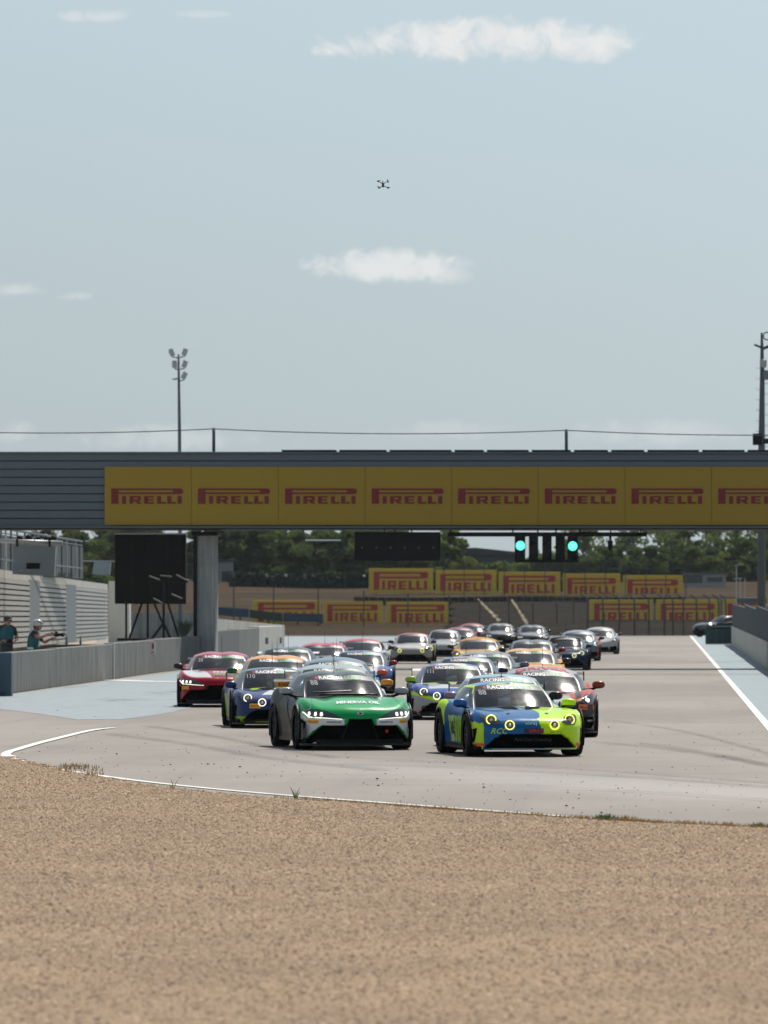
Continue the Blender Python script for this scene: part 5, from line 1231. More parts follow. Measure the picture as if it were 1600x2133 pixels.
def person(px, py_top, s2, face, lb, mode):
    H = 1.74; SC = 1.12; base_z = CH - (py_top - VY) / s2 - H * SC - (.03 if mode == 'aim' else -.05)
    t = empty('person', (P(px, 0, s2, 0).x, FPX / s2, base_z), face, lb, 'person'); t.scale = (SC, SC, SC)
    # local: faces +x. joints
    if mode == 'aim':
        V0 = [(0, 0, .95), (.03, 0, 1.12), (.05, 0, 1.30), (.07, 0, 1.44), (.10, 0, 1.52), (.05, -.10, .9), (.07, -.12, .5), (.0, -.13, .08), (.12, -.13, .03), (.05, .10, .9), (.1, .12, .5), (.03, .13, .08), (.15, .13, .03),
              (.08, -.19, 1.40), (.30, -.22, 1.33), (.53, -.10, 1.44), (.08, .19, 1.40), (.27, .24, 1.20), (.50, .12, 1.31)]
        hd = Vector((.16, 0, 1.62)); hn = [((.53, -.10, 1.44), (1, .4, .1)), ((.50, .12, 1.31), (1, -.5, .25))]; camp = Vector((.655, .01, 1.40))
    else:
        V0 = [(0, 0, .95), (.02, 0, 1.12), (.05, 0, 1.30), (.08, 0, 1.44), (.12, 0, 1.50), (.02, -.10, .9), (.03, -.12, .5), (.0, -.13, .08), (.12, -.13, .03), (.02, .10, .9), (.06, .12, .5), (.0, .13, .08), (.12, .13, .03),
              (.05, -.20, 1.40), (.04, -.27, 1.12), (.25, -.12, 1.08), (.05, .20, 1.40), (.04, .27, 1.12), (.25, .12, 1.06)]
        hd = Vector((.18, 0, 1.58)); hn = [((.25, -.12, 1.08), (.6, .8, 0)), ((.25, .12, 1.06), (.6, -.8, 0))]; camp = Vector((.32, 0, 1.08))
    E_ = [(0, 1), (1, 2), (2, 3), (3, 4), (0, 5), (5, 6), (6, 7), (7, 8), (0, 9), (9, 10), (10, 11), (11, 12), (3, 13), (13, 14), (14, 15), (3, 16), (16, 17), (17, 18)]
    Rr = [(.15, .12), (.14, .11), (.16, .12), (.12, .10), .055, .095, .062, .045, .04, .095, .062, .045, .04, .062, .045, .032, .062, .045, .032]
    me = skin('body', V0, E_, Rr)
    for m_ in (M_skin, M_navy, M_short, M_teal): me.materials.append(m_)
    for p in me.polygons:
        c = p.center
        arm = abs(c.y) > .21 or (c.x > .22 and c.z > 1.0)
        p.material_index = 2 if c.z < .93 else (0 if (arm and not (abs(c.y) > .15 and c.x < .16 and c.z > 1.22)) or c.z > 1.49 else 1)
        p.use_smooth = True
    o = bpy.data.objects.new('body', me); C.objects.link(o); o.parent = t
    hm = MB(); hm.ell(tuple(hd), (.098, .078, .115), 16, 12, .95); hm.ell(tuple(hd + Vector((.03, 0, -.065))), (.06, .055, .05), 12, 8)
    hm.ell(tuple(hd + Vector((.105, 0, -.01))), (.018, .013, .024), 8, 6)
    for sg2 in (-1, 1): hm.ell(tuple(hd + Vector((-.005, sg2 * .08, -.01))), (.02, .01, .03), 8, 6)
    hm.tube([hd + Vector((-.02, 0, -.05)), Vector(V0[4]) + Vector((-.02, 0, -.05))], [.05, .058], 10)
    ho = hm.build('head', M_skin, t, True)
    fe = MB()
    for sg2 in (-1, 1): fe.ell(tuple(hd + Vector((.088, sg2 * .032, .018))), (.01, .014, .008), 8, 6)
    fe.ell(tuple(hd + Vector((.088, 0, -.062))), (.008, .024, .006), 8, 6); fe.build('eyes_and_mouth', M_navy, ho, True)
    MB().ell(tuple(hd + Vector((-.022, 0, .01))), (.098, .086, .112), 14, 10).build('hair', mat('dark_hair', (.025, .018, .014), .8), ho, True)
    # bib over the chest and back
    b = MB(); 
    prof_ = [(.165, .145, 1.0), (.158, .138, 1.12), (.175, .145, 1.28), (.165, .135, 1.38), (.11, .11, 1.455)]
    vs = []; fs = []; n = 18
    for (ry_, rx_, z) in prof_:
        cxx = np.interp(z, [.95, 1.44], [0, .07])
        for k in range(n):
            a = 2 * math.pi * k / n; vs.append((cxx + rx_ * math.cos(a), ry_ * 1.1 * math.sin(a), z))
    for i in range(len(prof_) - 1):
        for k in range(n): fs.append((i * n + k, i * n + (k + 1) % n, (i + 1) * n + (k + 1) % n, (i + 1) * n + k))
    b.add(vs, fs); b.build('bib', M_teal, t, True)
    flat = MB().box((.02, -.18, 1.06), (.16, .01, .05)); flat.build('bib_lettering_panel', mat('bib_pale', (.5, .6, .62), .7), t)
    hb_ = MB()
    for wr_, dr_ in hn: hand(hb_, wr_, dr_, (0, 0, 1))
    hb_.build('hands', M_skin, t, True)
    if mode == 'aim':
        hl = MB(); vs = []
        hl.lathe([(.126, -.035), (.13, 0), (.125, .045), (.10, .09), (.06, .12), (.001, .13)], 18, tuple(hd + Vector((-.01, 0, .045))), 'z', 0, (1.12, .82, 1)); hl.build('helmet', mat('helmet_white', (.42, .44, .46), .3), t, True)
        st_ = MB()
        for yy2 in (-.075, 0, .075): st_.tube([hd + Vector((.13, yy2 * .8, .065)), hd + Vector((.05, yy2, .165 - abs(yy2) * .5)), hd + Vector((-.10, yy2 * .8, .11))], [.012, .014, .012], 6)
        st_.tube([hd + Vector((.02, -.09, .03)), hd + Vector((.03, -.07, -.10))], .008, 5); st_.build('helmet_straps', M_bk, t, True)
    else:
        hl = MB(); hl.lathe([(.12, -.02), (.124, .02), (.115, .07), (.08, .11), (.001, .13)], 16, tuple(hd + Vector((-.01, 0, .02))), 'z', 0, (1.05, .88, 1)); hl.poly([hd + Vector((.09, -.07, .05)), hd + Vector((.19, -.05, .01)), hd + Vector((.19, .05, .01)), hd + Vector((.09, .07, .05))], (0, 0, .012)); hl.build('cap', M_navy, t, True)
    return t, camp
def photo_camera(t, camp, lb, lens=.13, grip=True):
    c0 = t.location + Matrix.Rotation(t.rotation_euler.z, 3, 'Z') @ (camp * 1.12)
    o = empty('photo_camera', c0, t.rotation_euler.z, lb, 'camera'); o.scale = (1.12, 1.12, 1.12)
    q = MB().box((0, 0, 0), (.09, .15, .10), bev=.012); q.box((-.01, 0, .065), (.07, .06, .04), bev=.01); q.build('camera_body', M_black, o)
    MB().lathe([(.001, .02), (.038, .03), (.04, lens), (.052, lens), (.054, lens + .06), (.001, lens + .055)], 14, (0, 0, 0), 'x').build('lens', M_black, o, True)
    if grip: MB().tube([(-.03, -.08, .03), (-.10, -.12, -.12), (-.06, -.05, -.2)], .008, 5).build('strap', M_bk, o)
    return o
t1, c1 = person(13, 1284, 73.5, R(-70), 'photographer in teal bib and dark cap looking down at a camera, far left', 'down')
photo_camera(t1, c1, 'black camera held low by the photographer in the dark cap', .05)
t2, c2 = person(66, 1292, 73.5, R(-12), 'photographer in teal bib and white helmet reaching out with a camera', 'aim')
photo_camera(t2, c2, 'black camera with lens held out by the helmeted photographer')
# ================================================================== the field of cars
Y15 = R(11.5)
DK = (.006, .008, .010); GR = (.0, .34, .085); BL = (.0, .105, .30); LM = (.52, .80, .0)
def F(px, s2): return (((px - VX) / s2), FPX / s2)
def winnum(a, txt):
    a.lay('window_number', text_shape(txt, 1.1, .02), -.44, a.zt - .155, .075, mat('faded_white', (.28, .31, .33), .6, var=0), 'front', .012)
def drv(api, lb, x=.33, col=(.6, .6, .62), suit=(.03, .06, .2), dz=0):
    """driver in the seat: helmet, torso, arms to the wheel"""
    M = Matrix.Translation(api.root.location) @ Matrix.Rotation(api.yaw, 4, 'Z')
    V0 = [(x, .25, .55), (x, .28, .75), (x, .24, .9), (x, .22, .98), (x - .19, .2, .86), (x - .24, .02, .74), (x - .13, -.12, .84), (x + .19, .2, .86), (x + .22, .02, .74), (x + .13, -.12, .84)]
    me = skin('body', V0, [(0, 1), (1, 2), (2, 3), (2, 4), (4, 5), (5, 6), (2, 7), (7, 8), (8, 9)], [(.15, .12), (.16, .12), (.12, .09), .06, .065, .05, .04, .065, .05, .04], 0, 1)
    me.materials.append(mat('race_suit', suit, .8)); t = empty('person', M @ Vector((0, 0, 0)), api.yaw, lb, 'person')
    o = bpy.data.objects.new('body', me); C.objects.link(o); o.parent = t
    MB().ell((x, .16, 1.0 + dz), (.115, .135, .125), 16, 12, .9).build('helmet', mat('race_helmet', col, .25), t, True)
    MB().ell((x, .065, 1.005 + dz), (.09, .05, .035), 14, 8).build('visor', M_lens, t, True)

# ---- 1. green and black long-bonnet coupe, front left
def liv1(x, y, z, side):
    o = np.empty((len(x), 3)); o[:] = DK
    g = (y < -1.02 - .35 * np.abs(x) * 0 + .25 * sstep(x, -.5, .7)) ; o[g] = GR
    sd_ = side & (np.abs(x) > .8) & (y > -1.0) & (z < .66 - .1 * (y + .6)) & (z > .25); o[sd_] = (.035, .037, .035)
    g = side & (np.abs(x) > .8) & (y > -.2) & (y < .9) & (z > .70); o[g] = (.012, .018, .022)
    w_ = side & (y < -1.6) & inpoly(np.abs(x), z, [(.26, .50), (.55, .50), (.80, .52), (.90, .62), (.93, .45), (.90, .24), (.82, .20), (.74, .30), (.62, .40), (.26, .40)]); o[w_] = (.72, .74, .76)
    return o
def ex1(a):
    winnum(a, '88')
    for sg2 in (-1, 1):
        a.lay('tyre_sticker', a.rect, sg2 * .735, .455, .16, M_yel, off=.009, hx=.062, sub_=2)
        a.lay('lettering', LOGO, sg2 * .735, .438, .125, M_red, off=.014, sub_=0)
        a.lay('lettering', text_shape('matmut', 1.3, .01), sg2 * .42, .435, .04, M_bk, off=.010)
        a.lay('side_vane', a.PS([(sg2 * q, w_) for q, w_ in [(.845, .50), (.875, .49), (.885, .36), (.86, .33)][::sg2]]), 0, 0, 1, M_grille, off=.01, hx=1, sub_=2)
    a.lay('lettering', text_shape('MINERVA OIL', 1.3, .04, .3), .02, -1.80, .065, M_wh, 'top', .010, .20)
    a.lay('badge', a.PS([(.5 * math.cos(t), .25 * math.sin(t)) for t in np.linspace(0, 2 * math.pi, 15)[:-1]]), 0, .585, .11, M_silver, off=.012)
    a.lay('badge', a.PS([(.25 * math.cos(t), .15 * math.sin(t)) for t in np.linspace(0, 2 * math.pi, 11)[:-1]]), 0, .585, .11, M_bk, off=.016)
    a.lay('bonnet_vent', a.PS([(-.42, -1.02), (.42, -1.02), (.48, -.90), (-.48, -.90)]), 0, 0, 1, M_grille, 'top', .012, 1, sub_=3)
    MB().tube([(x_, -.92, .875 - .04 * x_ ** 2) for x_ in np.linspace(-.48, .48, 9)], .018, 6).build('vent_lip', M_carbon, a.root, True)
    for sg2 in (-1, 1):
        a.lay('bonnet_seam', a.PS([(sg2 * q, w_) for q, w_ in [(.60, -.6), (.61, -.6), (.72, -1.75), (.71, -1.75)]]), 0, 0, 1, M_bk, 'top', .004, 1, sub_=3)
        a.lay('race_number_disc', a.PS([(.5 * math.cos(t), .5 * math.sin(t)) for t in np.linspace(0, 6.28, 17)[:-1]]), sg2 * .80, .70, .13, mat('disc_mauve', (.35, .25, .42), .5), 'front', .01)
        for q0, q1 in ((-.62, .30), ):
            pass
    for pj, sg2 in (('left', -1), ('right', 1)):
        a.lay('door_intake', a.PS([(-.78, .42), (-.62, .52), (-.35, .44), (-.30, .33), (-.5, .27), (-.74, .32)]), 0, 0, 1, M_grille, pj, .01, 1, sub_=2)
        a.lay('door_scallop', a.PS([(.05, .78), (.45, .84), (.62, .72), (.25, .52), (-.12, .40), (-.2, .44)]), 0, 0, 1, M_carbon, pj, .008, 1, sub_=3)
        a.lay('door_seam', a.PS([(.48, .80), (.49, .80), (.42, .28), (.41, .28)]), 0, 0, 1, M_bk, pj, .006, 1)
        a.lay('door_seam', a.PS([(-.62, .80), (-.61, .80), (-.66, .28), (-.67, .28)]), 0, 0, 1, M_bk, pj, .006, 1)
    MB().box((.885, -1.78, .30), (.012, .22, .26), bev=.003).build('dive_plane', M_carbon, a.root)
    MB().box((-.885, -1.78, .30), (.012, .22, .26), bev=.003).build('dive_plane', M_carbon, a.root)
    for x_ in (-.17, .17): a.lay('grille_divider', a.PS([(x_ - .012 + (.0 if x_ > 0 else 0), .50), (x_ + .012, .50), (x_ * 1.75 + .012, .16), (x_ * 1.75 - .012, .16)]), 0, 0, 1, M_carbon, off=.02, hx=1)
    a.lay('tow_hook_marker', a.rect, .44, .30, .05, M_red, off=.01)
    b_ = a.lay('wiper', a.PS([(-.5, .905), (.12, .93), (.12, .94), (-.5, .915)]), 0, 0, 1, M_bk, off=.02, hx=1, sub_=2)
a = make_car('race_car', 'long_hood', liv1, F(752, 131), Y15, 'green and black coupe leading on the left with lettering on its bonnet', fine=2, interior=True,
         roofcol=(.02, .026, .028), mirrors=((.35, .36, .38), (.35, .36, .38)), lamps='strip', extra=ex1, wing=True)
for sg2 in (-1,):
    w0 = [o for o in a.root.children if o.name.startswith('rear_wing')][0]
    MB().box((-.60, 1.93, 1.0), (.34, .012, .10)).build('wing_sticker', M_yel, w0)
    flat_shape('lettering', LOGO, (-.60, 1.915, .975), .26, M_red, w0)
drv(a, 'driver with a grey helmet behind the windscreen of the green and black coupe', .33, (.25, .32, .36), (.02, .05, .09))

# ---- 2. blue and lime, front right
def liv2(x, y, z, side):
    o = np.empty((len(x), 3)); o[:] = BL
    lime = x > .13 + (-.12) * (z - .45) * 1.6 + np.where(y > -1.9, .10 * np.sin((y + 2) * 3), 0); o[lime] = LM
    s_ = side & (x < -.80)
    o[s_] = (.008, .075, .24)
    pan = s_ & (z > .20) & (z < .60) & (y > -.75 + .15 * (z - .2)) & (y < .35 + .2 * (z - .2)); o[pan] = (.32, .58, .01)
    for k in range(3):
        st_ = pan & (np.abs(y + .45 - .22 * k + .35 * (z - .4)) < .035); o[st_] = (.02, .06, .12)
    num = pan & (y > .05) & (y < .25); o[num] = (.45, .45, .50)
    r = s_ & (y > .75) & (z > .45 + .12 * np.sin(y * 4)); o[r] = LM
    fr = side & (x < -.72) & (y < -1.42) & (y > -1.95) & (z < .52 + .1 * (y + 1.7)); o[fr] = LM
    fr = side & (x < -.8) & (y > -1.05) & (y < -.78) & (z > .3); o[fr] = (.30, .52, .02)
    pat = (~side) & (y < -.75) & (x < .02) & (x > -.55) & (np.abs(y + 1.12 + .4 * x) < .12); o[pat] = (.25, .34, .42)
    return o
def roof2(x, y, z, side):
    o = np.empty((len(x), 3)); o[:] = (.04, .19, .45); e = (y < .10) | ((np.abs(x) > .42) & (y < .6)); o[e & (x > -.3)] = LM  # roof blue lightened to paint in the sky's reflection
    low = z < 1.0; o[low] = BL; o[low & (x > 0)] = LM
    o[(x < -.5) & (z > .95)] = LM
    return o
def ex_round(a, dark_vents=True, lower=True):
    for sg2 in (-1, 1):
        if dark_vents: a.lay('bonnet_vent', a.PS([(sg2 * q, w_) for q, w_ in [(.05, -1.22), (.26, -1.10), (.36, -.84), (.10, -.84)][::sg2]]), 0, 0, 1, M_grille, 'top', .01, 1, sub_=2)
        a.lay('side_intake', a.PS([(sg2 * q, w_) for q, w_ in [(.80, .44), (.845, .42), (.855, .20), (.82, .22)][::sg2]]), 0, 0, 1, M_grille, off=.008, hx=1, sub_=2)
def ex2(a):
    winnum(a, '88')
    ex_round(a)
    a.lay('sponsor_panel', a.rect, .02, .395, .30, M_bk, off=.008, hx=.075, sub_=2)
    a.lay('lettering', text_shape('SRO', 1.9, .04), .05, .375, .045, M_red, off=.014)
    a.lay('lettering', text_shape('RCC', 1.0, .01, .4), -.50, .355, .085, M_lime, off=.008)
    a.lay('lettering', text_shape('viraj', 1.8, .0), -.02, .49, .045, M_lime, off=.008)
    a.lay('lettering', text_shape('Paris Cote Consulting', .9, .01, .3), .02, .24, .052, mat('faint_grey', (.035, .038, .04), .6), off=.02)
    a.lay('lettering', text_shape('Quentin Antonel', .8, .0, .3), .36, .37, .025, M_bk, off=.008)
    for sg2 in (-1, 1):
        a.lay('tyre_sticker', a.rect, sg2 * .765, .185, .11, M_orange, off=.012, hx=.055, sub_=2); a.lay('lettering', LOGO, sg2 * .765, .175, .09, M_red, off=.016)
        a.lay('bonnet_pin', a.PS([(.5 * math.cos(t), .5 * math.sin(t)) for t in np.linspace(0, 6.28, 11)[:-1]]), sg2 * .30 - .0, -1.62, .06, M_rubber, 'top', .008)
    for pj in ('left', 'right'):
        for y_ in (.58, -.60): a.lay('door_seam', a.PS([(y_, .74), (y_ + .01, .74), (y_ - .03, .22), (y_ - .04, .22)]), 0, 0, 1, M_bk, pj, .006, 1)
    a.lay('door_handle', a.rect, .45, .64, .12, M_bk, 'left', .01, .03)
    a.lay('race_number', text_shape('36', 1.0, .04, .1), .15, .32, .20, M_bk, 'left', .01)
    MB().tube([(-.62, -2.05, .12), (-.3, -2.14, .12), (.3, -2.14, .12), (.62, -2.05, .12)], .012, 6).build('splitter_edge', M_galv, a.root, True)
a = make_car('race_car', 'round_lamp', liv2, F(1110, 137), Y15, 'blue and lime yellow coupe leading on the right with four yellow ring lights', fine=2, interior=True,
         roofcol=roof2, mirrors=((.01, .10, .32), LM), lampm=M_led_y, extra=ex2, wing=False, splitter=False)
drv(a, 'driver in the blue and lime coupe, seen faintly through the windscreen', .33, (.4, .42, .5), (.05, .1, .3), -.11)

# ---- the others
def two(c, hood=None, side_c=None, low=None, flank=None):
    def f(x, y, z, side):
        o = np.empty((len(x), 3)); o[:] = c
        if hood is not None: o[(~side) & (y < -.6) & (np.abs(x) < .55)] = hood
        if side_c is not None: o[side & (np.abs(x) > .8)] = side_c
        if flank is not None: o[side & (y > -1.0)] = flank
        if low is not None: o[side & (z < .24)] = low
        return o
    return f
def ex_tyre(x=.70, z=.44, m=M_yel, lh=True):
    def f(a):
        for sg2 in (-1, 1): a.lay('tyre_sticker', a.rect, sg2 * x, z, .16, m, off=.014, hx=.065, sub_=1); a.lay('lettering', LOGO, sg2 * x, z - .016, .13, M_red, off=.02)
        if lh: a.lay('bonnet_vent', a.PS([(-.42, -1.02), (.42, -1.02), (.48, -.90), (-.48, -.90)]), 0, 0, 1, M_grille, 'top', .012, 1, sub_=3)
    return f
def liv3(x, y, z, side):   # second row left: navy, white bonnet, lime flank and lip
    o = np.empty((len(x), 3)); o[:] = (.01, .03, .13)
    o[(~side) & (y < -.55) & (x > -.42 + .35 * (y + 2)) & (y > -1.75)] = (.62, .64, .66)
    o[(~side) & (y > -.95) & (y < -.6) & (x > -.5) & (x < -.15)] = LM
    o[side & (z < .22) & (y < -1.4)] = (.22, .42, .01); o[side & (np.abs(x) > .78) & (y > -1.5) & (z < .62)] = (.22, .38, .02)
    o[side & (np.abs(x) > .8) & (y > -.6) & (y < .4)] = (.25, .22, .32)
    return o
def ex3(a):
    winnum(a, '110')
    ex_round(a); a.lay('tyre_sticker', a.rect, -.48, .42, .20, M_yel, off=.012, hx=.085, sub_=1); a.lay('lettering', LOGO, -.48, .40, .16, M_red, off=.018)
    a.lay('lettering', text_shape('ALPHA', 1.3, .02), .08, 1.06, .04, M_wh, 'front', .014)
make_car('race_car', 'round_lamp', liv3, F(585, 111), R(7), 'navy coupe with white bonnet and lime lower lip behind the green car on the left', fine=2, interior=True, roofcol=(.03, .07, .13),
         mirrors=((.01, .03, .12), (.01, .03, .12)), lampm=M_led_w, extra=ex3)
def liv4(x, y, z, side):   # red car
    o = np.empty((len(x), 3)); o[:] = (.30, .002, .018)
    o[(~side) & (x < -.22 - .25 * (y + 1.6)) & (y < -.7)] = (.6, .6, .6)
    o[side & (z < .50) & (np.abs(x) < .28)] = (.01, .01, .01)
    o[side & (y < -1.4) & (np.abs(x) > .80) & (z < .55)] = (.22, .006, .015)
    o[side & (y > -1.2) & (z < .5)] = (.05, .05, .05); return o
def ex4(a):
    winnum(a, '30')
    ex_tyre(.72, .44)(a)
    a.lay('sponsor_panel', a.rect, .14, -1.68, .42, mat('bonnet_grey', (.05, .05, .055), .5), 'top', .008, .46, sub_=3)
    a.lay('lettering', text_shape('ENZO', 1.3, .04), .14, -1.62, .10, M_wh, 'top', .014, .17); a.lay('lettering', text_shape('HOTELS', 1.3, .02), .14, -1.84, .07, M_yel, 'top', .014, .12)
make_car('race_car', 'long_hood', liv4, F(452, 92), R(2), 'red coupe with white bonnet corner running beside the left barrier', fine=2, interior=True, roofcol=(.42, .01, .05),
         mirrors=((.02, .02, .02), (.3, .01, .02)), lamps='strip', extra=ex4)
make_car('race_car', 'long_hood', two((.55, .38, .10), hood=(.6, .45, .15), low=(.6, .35, .02)), F(574, 99), R(3), 'orange roofed coupe with a green mirror behind the navy car', fine=1, roofcol=(.75, .30, .04),
         mirrors=((.01, .12, .05), (.3, .3, .3)), lamps='strip', extra=ex_tyre(.72, .44))
make_car('race_car', 'long_hood', two((.6, .6, .6), hood=(.65, .65, .65)), F(705, 118), R(5), 'pale grey roofed coupe with a gold mirror hidden behind the green car', fine=1, roofcol=(.36, .42, .42),
         mirrors=((.4, .4, .42), (.55, .25, .02)), lamps='strip')
make_car('race_car', 'oval_lamp', two((.12, .30, .55)), F(700, 101), R(3), 'light blue roofed coupe with an orange mirror behind the pale grey one', fine=1, roofcol=(.16, .24, .32),
         mirrors=((.02, .02, .02), (.75, .10, .02)), lamps='oval')
def liv8(x, y, z, side):
    o = np.empty((len(x), 3)); o[:] = (.03, .09, .28); o[(~side) & (np.abs(x) < .45) & (y < -.5)] = (.65, .62, .6)
    o[side & (z < .34)] = (.2, .2, .22); o[side & (z > .36) & (z < .41) & (y < -1)] = (.5, .03, .02); o[side & (np.abs(x) > .8) & (y > -1)] = (.25, .26, .28); return o
make_car('race_car', 'round_lamp', liv8, F(750, 80), R(2), 'blue, white and red coupe with dark red mirror seen right of the stacked roofs', fine=1, roofcol=(.06, .15, .36),
         mirrors=((.03, .05, .1), (.30, .01, .01)), extra=ex_round)
make_car('race_car', 'long_hood', two((.05, .06, .07)), F(594, 81.5), R(2), 'dark grey roofed coupe behind the orange roofed one on the left', fine=1, roofcol=(.06, .085, .10), lamps='strip', wing=M_wh)
make_car('race_car', 'long_hood', two((.30, .30, .32)), F(668, 73.5), R(1), 'pink roofed coupe farthest left in the middle of the pack', fine=1, roofcol=(.55, .02, .09), lamps='strip', banner=False)
make_car('race_car', 'oval_lamp', two((.55, .55, .55), hood=(.2, .55, .15)), F(751, 63), R(1), 'white and pale green coupe with pink roof edge behind the blue and white one', fine=1,
         roofcol=lambda x, y, z, s: np.where((y < .35)[:, None], np.array([[.5, .03, .1]]), np.array([[.55, .6, .5]])), mirrors=((.02,) * 3, (.02,) * 3), lamps='oval', banner=False)
make_car('race_car', 'round_lamp', two((.30, .29, .27), hood=(.5, .48, .45), low=(.03, .03, .03)), F(856, 52.5), R(0), 'silver coupe with four yellow lamps and a red roof strip', fine=1, roofcol=(.55, .04, .03), lampm=M_led_y, banner=False, zs=1.08, lampx=1.3)
make_car('race_car', 'round_lamp', two((.35, .36, .36)), F(922, 48), R(0), 'pale coupe with greenish lamps between silver and amber cars', fine=1, roofcol=(.32, .35, .36), lampm=M_led_p, banner=False, zs=1.12, mirrors=((.3, .05, .05), (.02,) * 3))
make_car('race_car', 'oval_lamp', two((.62, .33, .06), hood=(.75, .42, .10)), F(996, 61), R(1), 'amber coupe in the middle of the pack with a plain amber roof', fine=1, roofcol=(.72, .36, .06), lamps='oval', banner=False, lampm=M_led_y)
make_car('race_car', 'long_hood', two((.12, .12, .13), hood=(.35, .34, .33)), F(1012, 88), R(2), 'grey coupe with pale bonnet behind the blue ones', fine=1, roofcol=(.22, .21, .22), lamps='strip', mirrors=((.1,) * 3, (.14, .15, .17)), zs=.97)
make_car('race_car', 'long_hood', two((.68, .34, .07), hood=(.75, .42, .10)), F(1106, 82), R(2), 'amber coupe with lettering band and black mirrors, nearer the camera', fine=1, roofcol=(.72, .38, .08), lamps='strip', mirrors=((.05,) * 3, (.02,) * 3), zs=.97)
make_car('race_car', 'long_hood', two((.06, .065, .07), hood=(.12, .12, .13)), F(1108, 67), R(1), 'charcoal coupe with a dark red mirror directly behind the nearer amber coupe', fine=1, roofcol=(.16, .17, .18), lamps='strip', banner=False, lampm=M_led_p, mirrors=((.02,) * 3, (.25, .01, .03)))
make_car('race_car', 'round_lamp', two((.008, .014, .05)), F(1176, 58.5), R(0), 'dark navy coupe with pale yellow lamps at the right of the pack', fine=1, roofcol=(.03, .045, .06), lampm=M_led_p, banner=False, zs=1.08)
make_car('race_car', 'oval_lamp', two((.12, .2, .25), side_c=(.5, .04, .02)), F(1204, 50), R(0), 'bluish coupe with a red flank partly behind the navy one', fine=1, roofcol=(.25, .33, .45), lamps='oval', banner=False, zs=1.05)
make_car('race_car', 'oval_lamp', two((.42, .43, .43), low=(.1,) * 3), F(1249, 43.8), R(0), 'white coupe outermost at the right rear of the pack', fine=1, roofcol=(.48, .48, .46), lamps='oval', banner=False, zs=1.05, wing=False)
make_car('race_car', 'long_hood', two((.05, .055, .06), hood=(.22, .22, .22)), F(1044, 37), R(2), 'grey coupe below the left sandy streak, rear of the pack', fine=0, roofcol=(.22, .23, .24), lamps='strip', banner=False, zs=1.05)
make_car('race_car', 'long_hood', two((.08, .085, .09), hood=(.25, .25, .25)), F(1110, 38), R(2), 'dull grey coupe rearmost on the right, under the middle sandy streak', fine=0, roofcol=(.13, .14, .15), lamps='strip', banner=False)
make_car('race_car', 'oval_lamp', two((.28, .02, .05), hood=(.1, .1, .12)), F(958, 41.5), R(2), 'small dark coupe with a pinkish red roof behind the pale one', fine=0, roofcol=(.35, .03, .06), lamps='oval', banner=False)
make_car('race_car', 'oval_lamp', two((.06, .03, .04), hood=(.2, .03, .05)), F(984, 36), R(2), 'rearmost coupe with red roof, left of the grey ones', fine=0, roofcol=(.35, .03, .07), lamps='oval', banner=False, zs=1.05)
# right hand second row
def liv24(x, y, z, side):
    o = np.empty((len(x), 3)); o[:] = (.015, .06, .28); o[(~side) & (y < -.5) & (np.abs(x) < .5) & (y > -1.7)] = (.55, .57, .58); o[(~side) & (y > -.9) & (y < -.6)] = LM
    o[side & (y < -1.2) & (z < .56 - .28 * (x + .9)) & (x < .5)] = (.30, .32, .34)
    b_ = side & (y < -1.2) & (np.abs(z - (.56 - .28 * (x + .9))) < .035) & (x < .5); o[b_] = LM
    o[side & (np.abs(x) > .82) & (y > -1.1)] = (.2, .22, .24); return o
def ex24(a):
    winnum(a, '111')
    ex_round(a); a.lay('tow_eye', a.PS([(.5 * math.cos(t), .5 * math.sin(t)) for t in np.linspace(0, 6.28, 13)[:-1]]), -.60, .24, .10, M_rubber, off=.01); a.lay('tyre_sticker', a.rect, -.72, .20, .14, M_orange, off=.01, hx=.05, sub_=1)
make_car('race_car', 'round_lamp', liv24, F(946, 103.5), R(3), 'blue coupe with white roof panel and lime mirror behind the gap between the leaders', fine=2, interior=True,
         roofcol=lambda x, y, z, s: np.where(((np.abs(x) < .30) & (z > 1.0))[:, None], np.array([[.72, .72, .70]]), np.array([[.03, .10, .38]])), mirrors=((.28, .45, .04), (.02,) * 3), lampm=M_led_w, extra=ex24, wing=M_wh)
make_car('race_car', 'round_lamp', two((.02, .12, .38)), F(975, 91), R(3), 'blue coupe with grey and orange roof stripe behind the white panelled one', fine=1,
         roofcol=lambda x, y, z, s: np.where(((np.abs(x) < .30) & (z > 1.0))[:, None], np.array([[.38, .36, .36]]), np.array([[.04, .17, .42]])), mirrors=((.02,) * 3, (.02,) * 3), lampm=M_led_w)
make_car('race_car', 'round_lamp', two((.05, .20, .36), flank=(.12, .12, .14)), F(1058, 130.2), R(4), 'light blue roofed coupe nose to tail behind the blue and lime leader', fine=1, zs=1.05, roofcol=(.28, .48, .60), mirrors=((.32, .22, .27), (.01,) * 3), lampm=M_led_w)
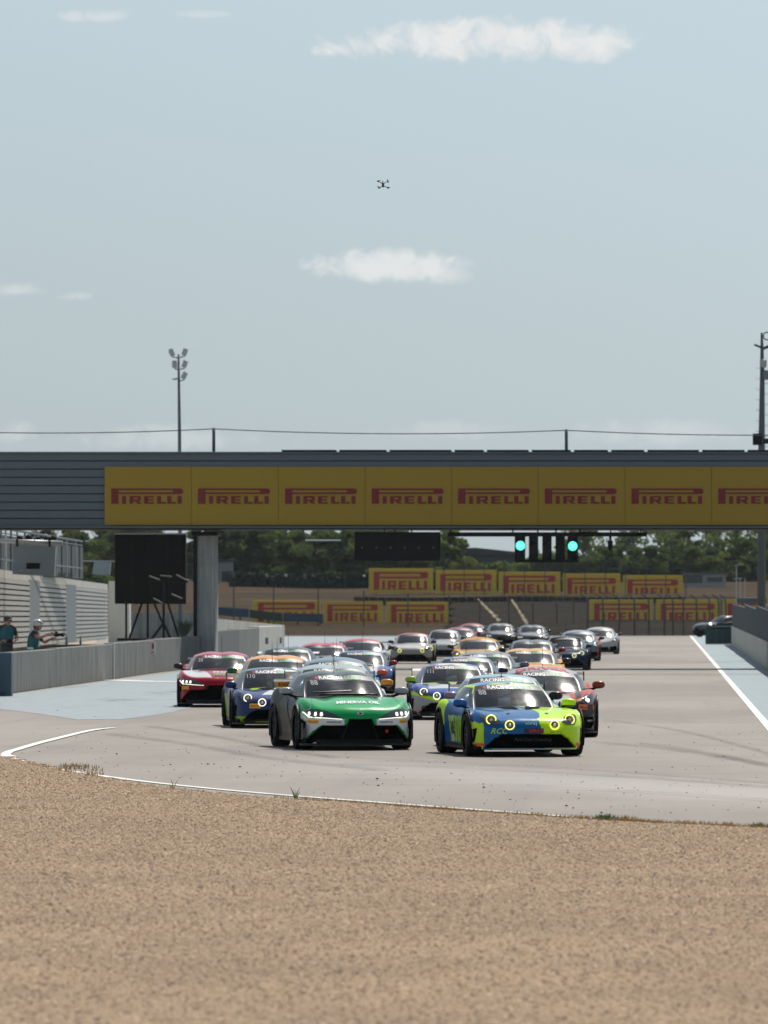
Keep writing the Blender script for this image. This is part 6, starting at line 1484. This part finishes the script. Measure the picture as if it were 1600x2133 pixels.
def liv28(x, y, z, side):
    o = np.empty((len(x), 3)); o[:] = (.50, .065, .02); o[(~side) & (np.abs(x) < .42) & (y < -.95)] = (.45, .44, .43); o[(~side) & (np.abs(x) < .2) & (y > -1.1)] = (.3, .32, .36)
    o[(~side) & (x < .1) & (y < -1.2) & (np.abs(x) > .3)] = (.02, .02, .022); o[side & (z < .64) & (y < -1.5)] = (.01, .011, .014); o[side & (z < .55)] = (.02, .02, .022); o[(~side) & (np.abs(np.abs(x) - .56) < .05) & (y < -.8)] = (.02, .02, .02); return o
def ex28(a):
    a.lay('tyre_sticker', a.rect, .69, .53, .27, M_orange, off=.014, hx=.09, sub_=1); a.lay('lettering', LOGO, .69, .505, .22, mat('brown_vinyl', (.2, .04, .02), .6), off=.02)
    a.lay('lettering', text_shape('DRIVER', 1.9, .04), 0, .16, .11, M_red, 'top', .01, .22)
    a.lay('bonnet_vent', a.PS([(.18, -1.12), (.42, -1.06), (.36, -.96), (.22, -.98)]), 0, 0, 1, M_grille, 'top', .01, 1, sub_=2)
    a.lay('bumper_vane', a.PS([(.70, .30), (.86, .33), (.84, .29), (.74, .27)]), 0, 0, 1, M_galv, off=.02, hx=1)
make_car('race_car', 'oval_lamp', liv28, F(1140, 119.5), R(3), 'orange, white and black coupe with red lettering on its grey roof, right side', fine=2, interior=True, roofcol=lambda x, y, z, s: np.where((z > 1.08)[:, None], np.array([[.36, .38, .40]]), np.array([[.02, .02, .02]])),
         mirrors=((.02,) * 3, (.22, .03, .015)), lamps='oval', extra=ex28)
# ---- dark road car parked at the far right
pc = P(1425, 0, 28.3, 0)
make_car('parked_car', 'long_hood', solid((.018, .022, .026)), (pc.x + .9, pc.y), R(-52), 'dark saloon car parked at the far right by the green container', cat='car', group='parked car', fine=0, zs=1.28,
         roofcol=(.018, .022, .026), lamps='strip', lampm=M_lens, wing=False, banner=False, splitter=False)
pk = [o for o in C.objects if o.name.startswith('parked_car')][0]; del pk['group']

# ================================================================== air
hz_ = MB().box((-20, 2100, 10), (5200, 4400, 22.5)); 
hm = bpy.data.materials.new('thin_haze'); hm.use_nodes = True; n_ = hm.node_tree; n_.nodes.clear()
o_ = n_.nodes.new('ShaderNodeOutputMaterial'); pv = n_.nodes.new('ShaderNodeVolumePrincipled'); pv.inputs['Color'].default_value = (.86, .93, 1, 1)
pv.inputs['Density'].default_value = 3.5e-5; pv.inputs['Anisotropy'].default_value = .3; n_.links.new(pv.outputs[0], o_.inputs['Volume'])
tag(hz_.build('haze', hm), kind='stuff')
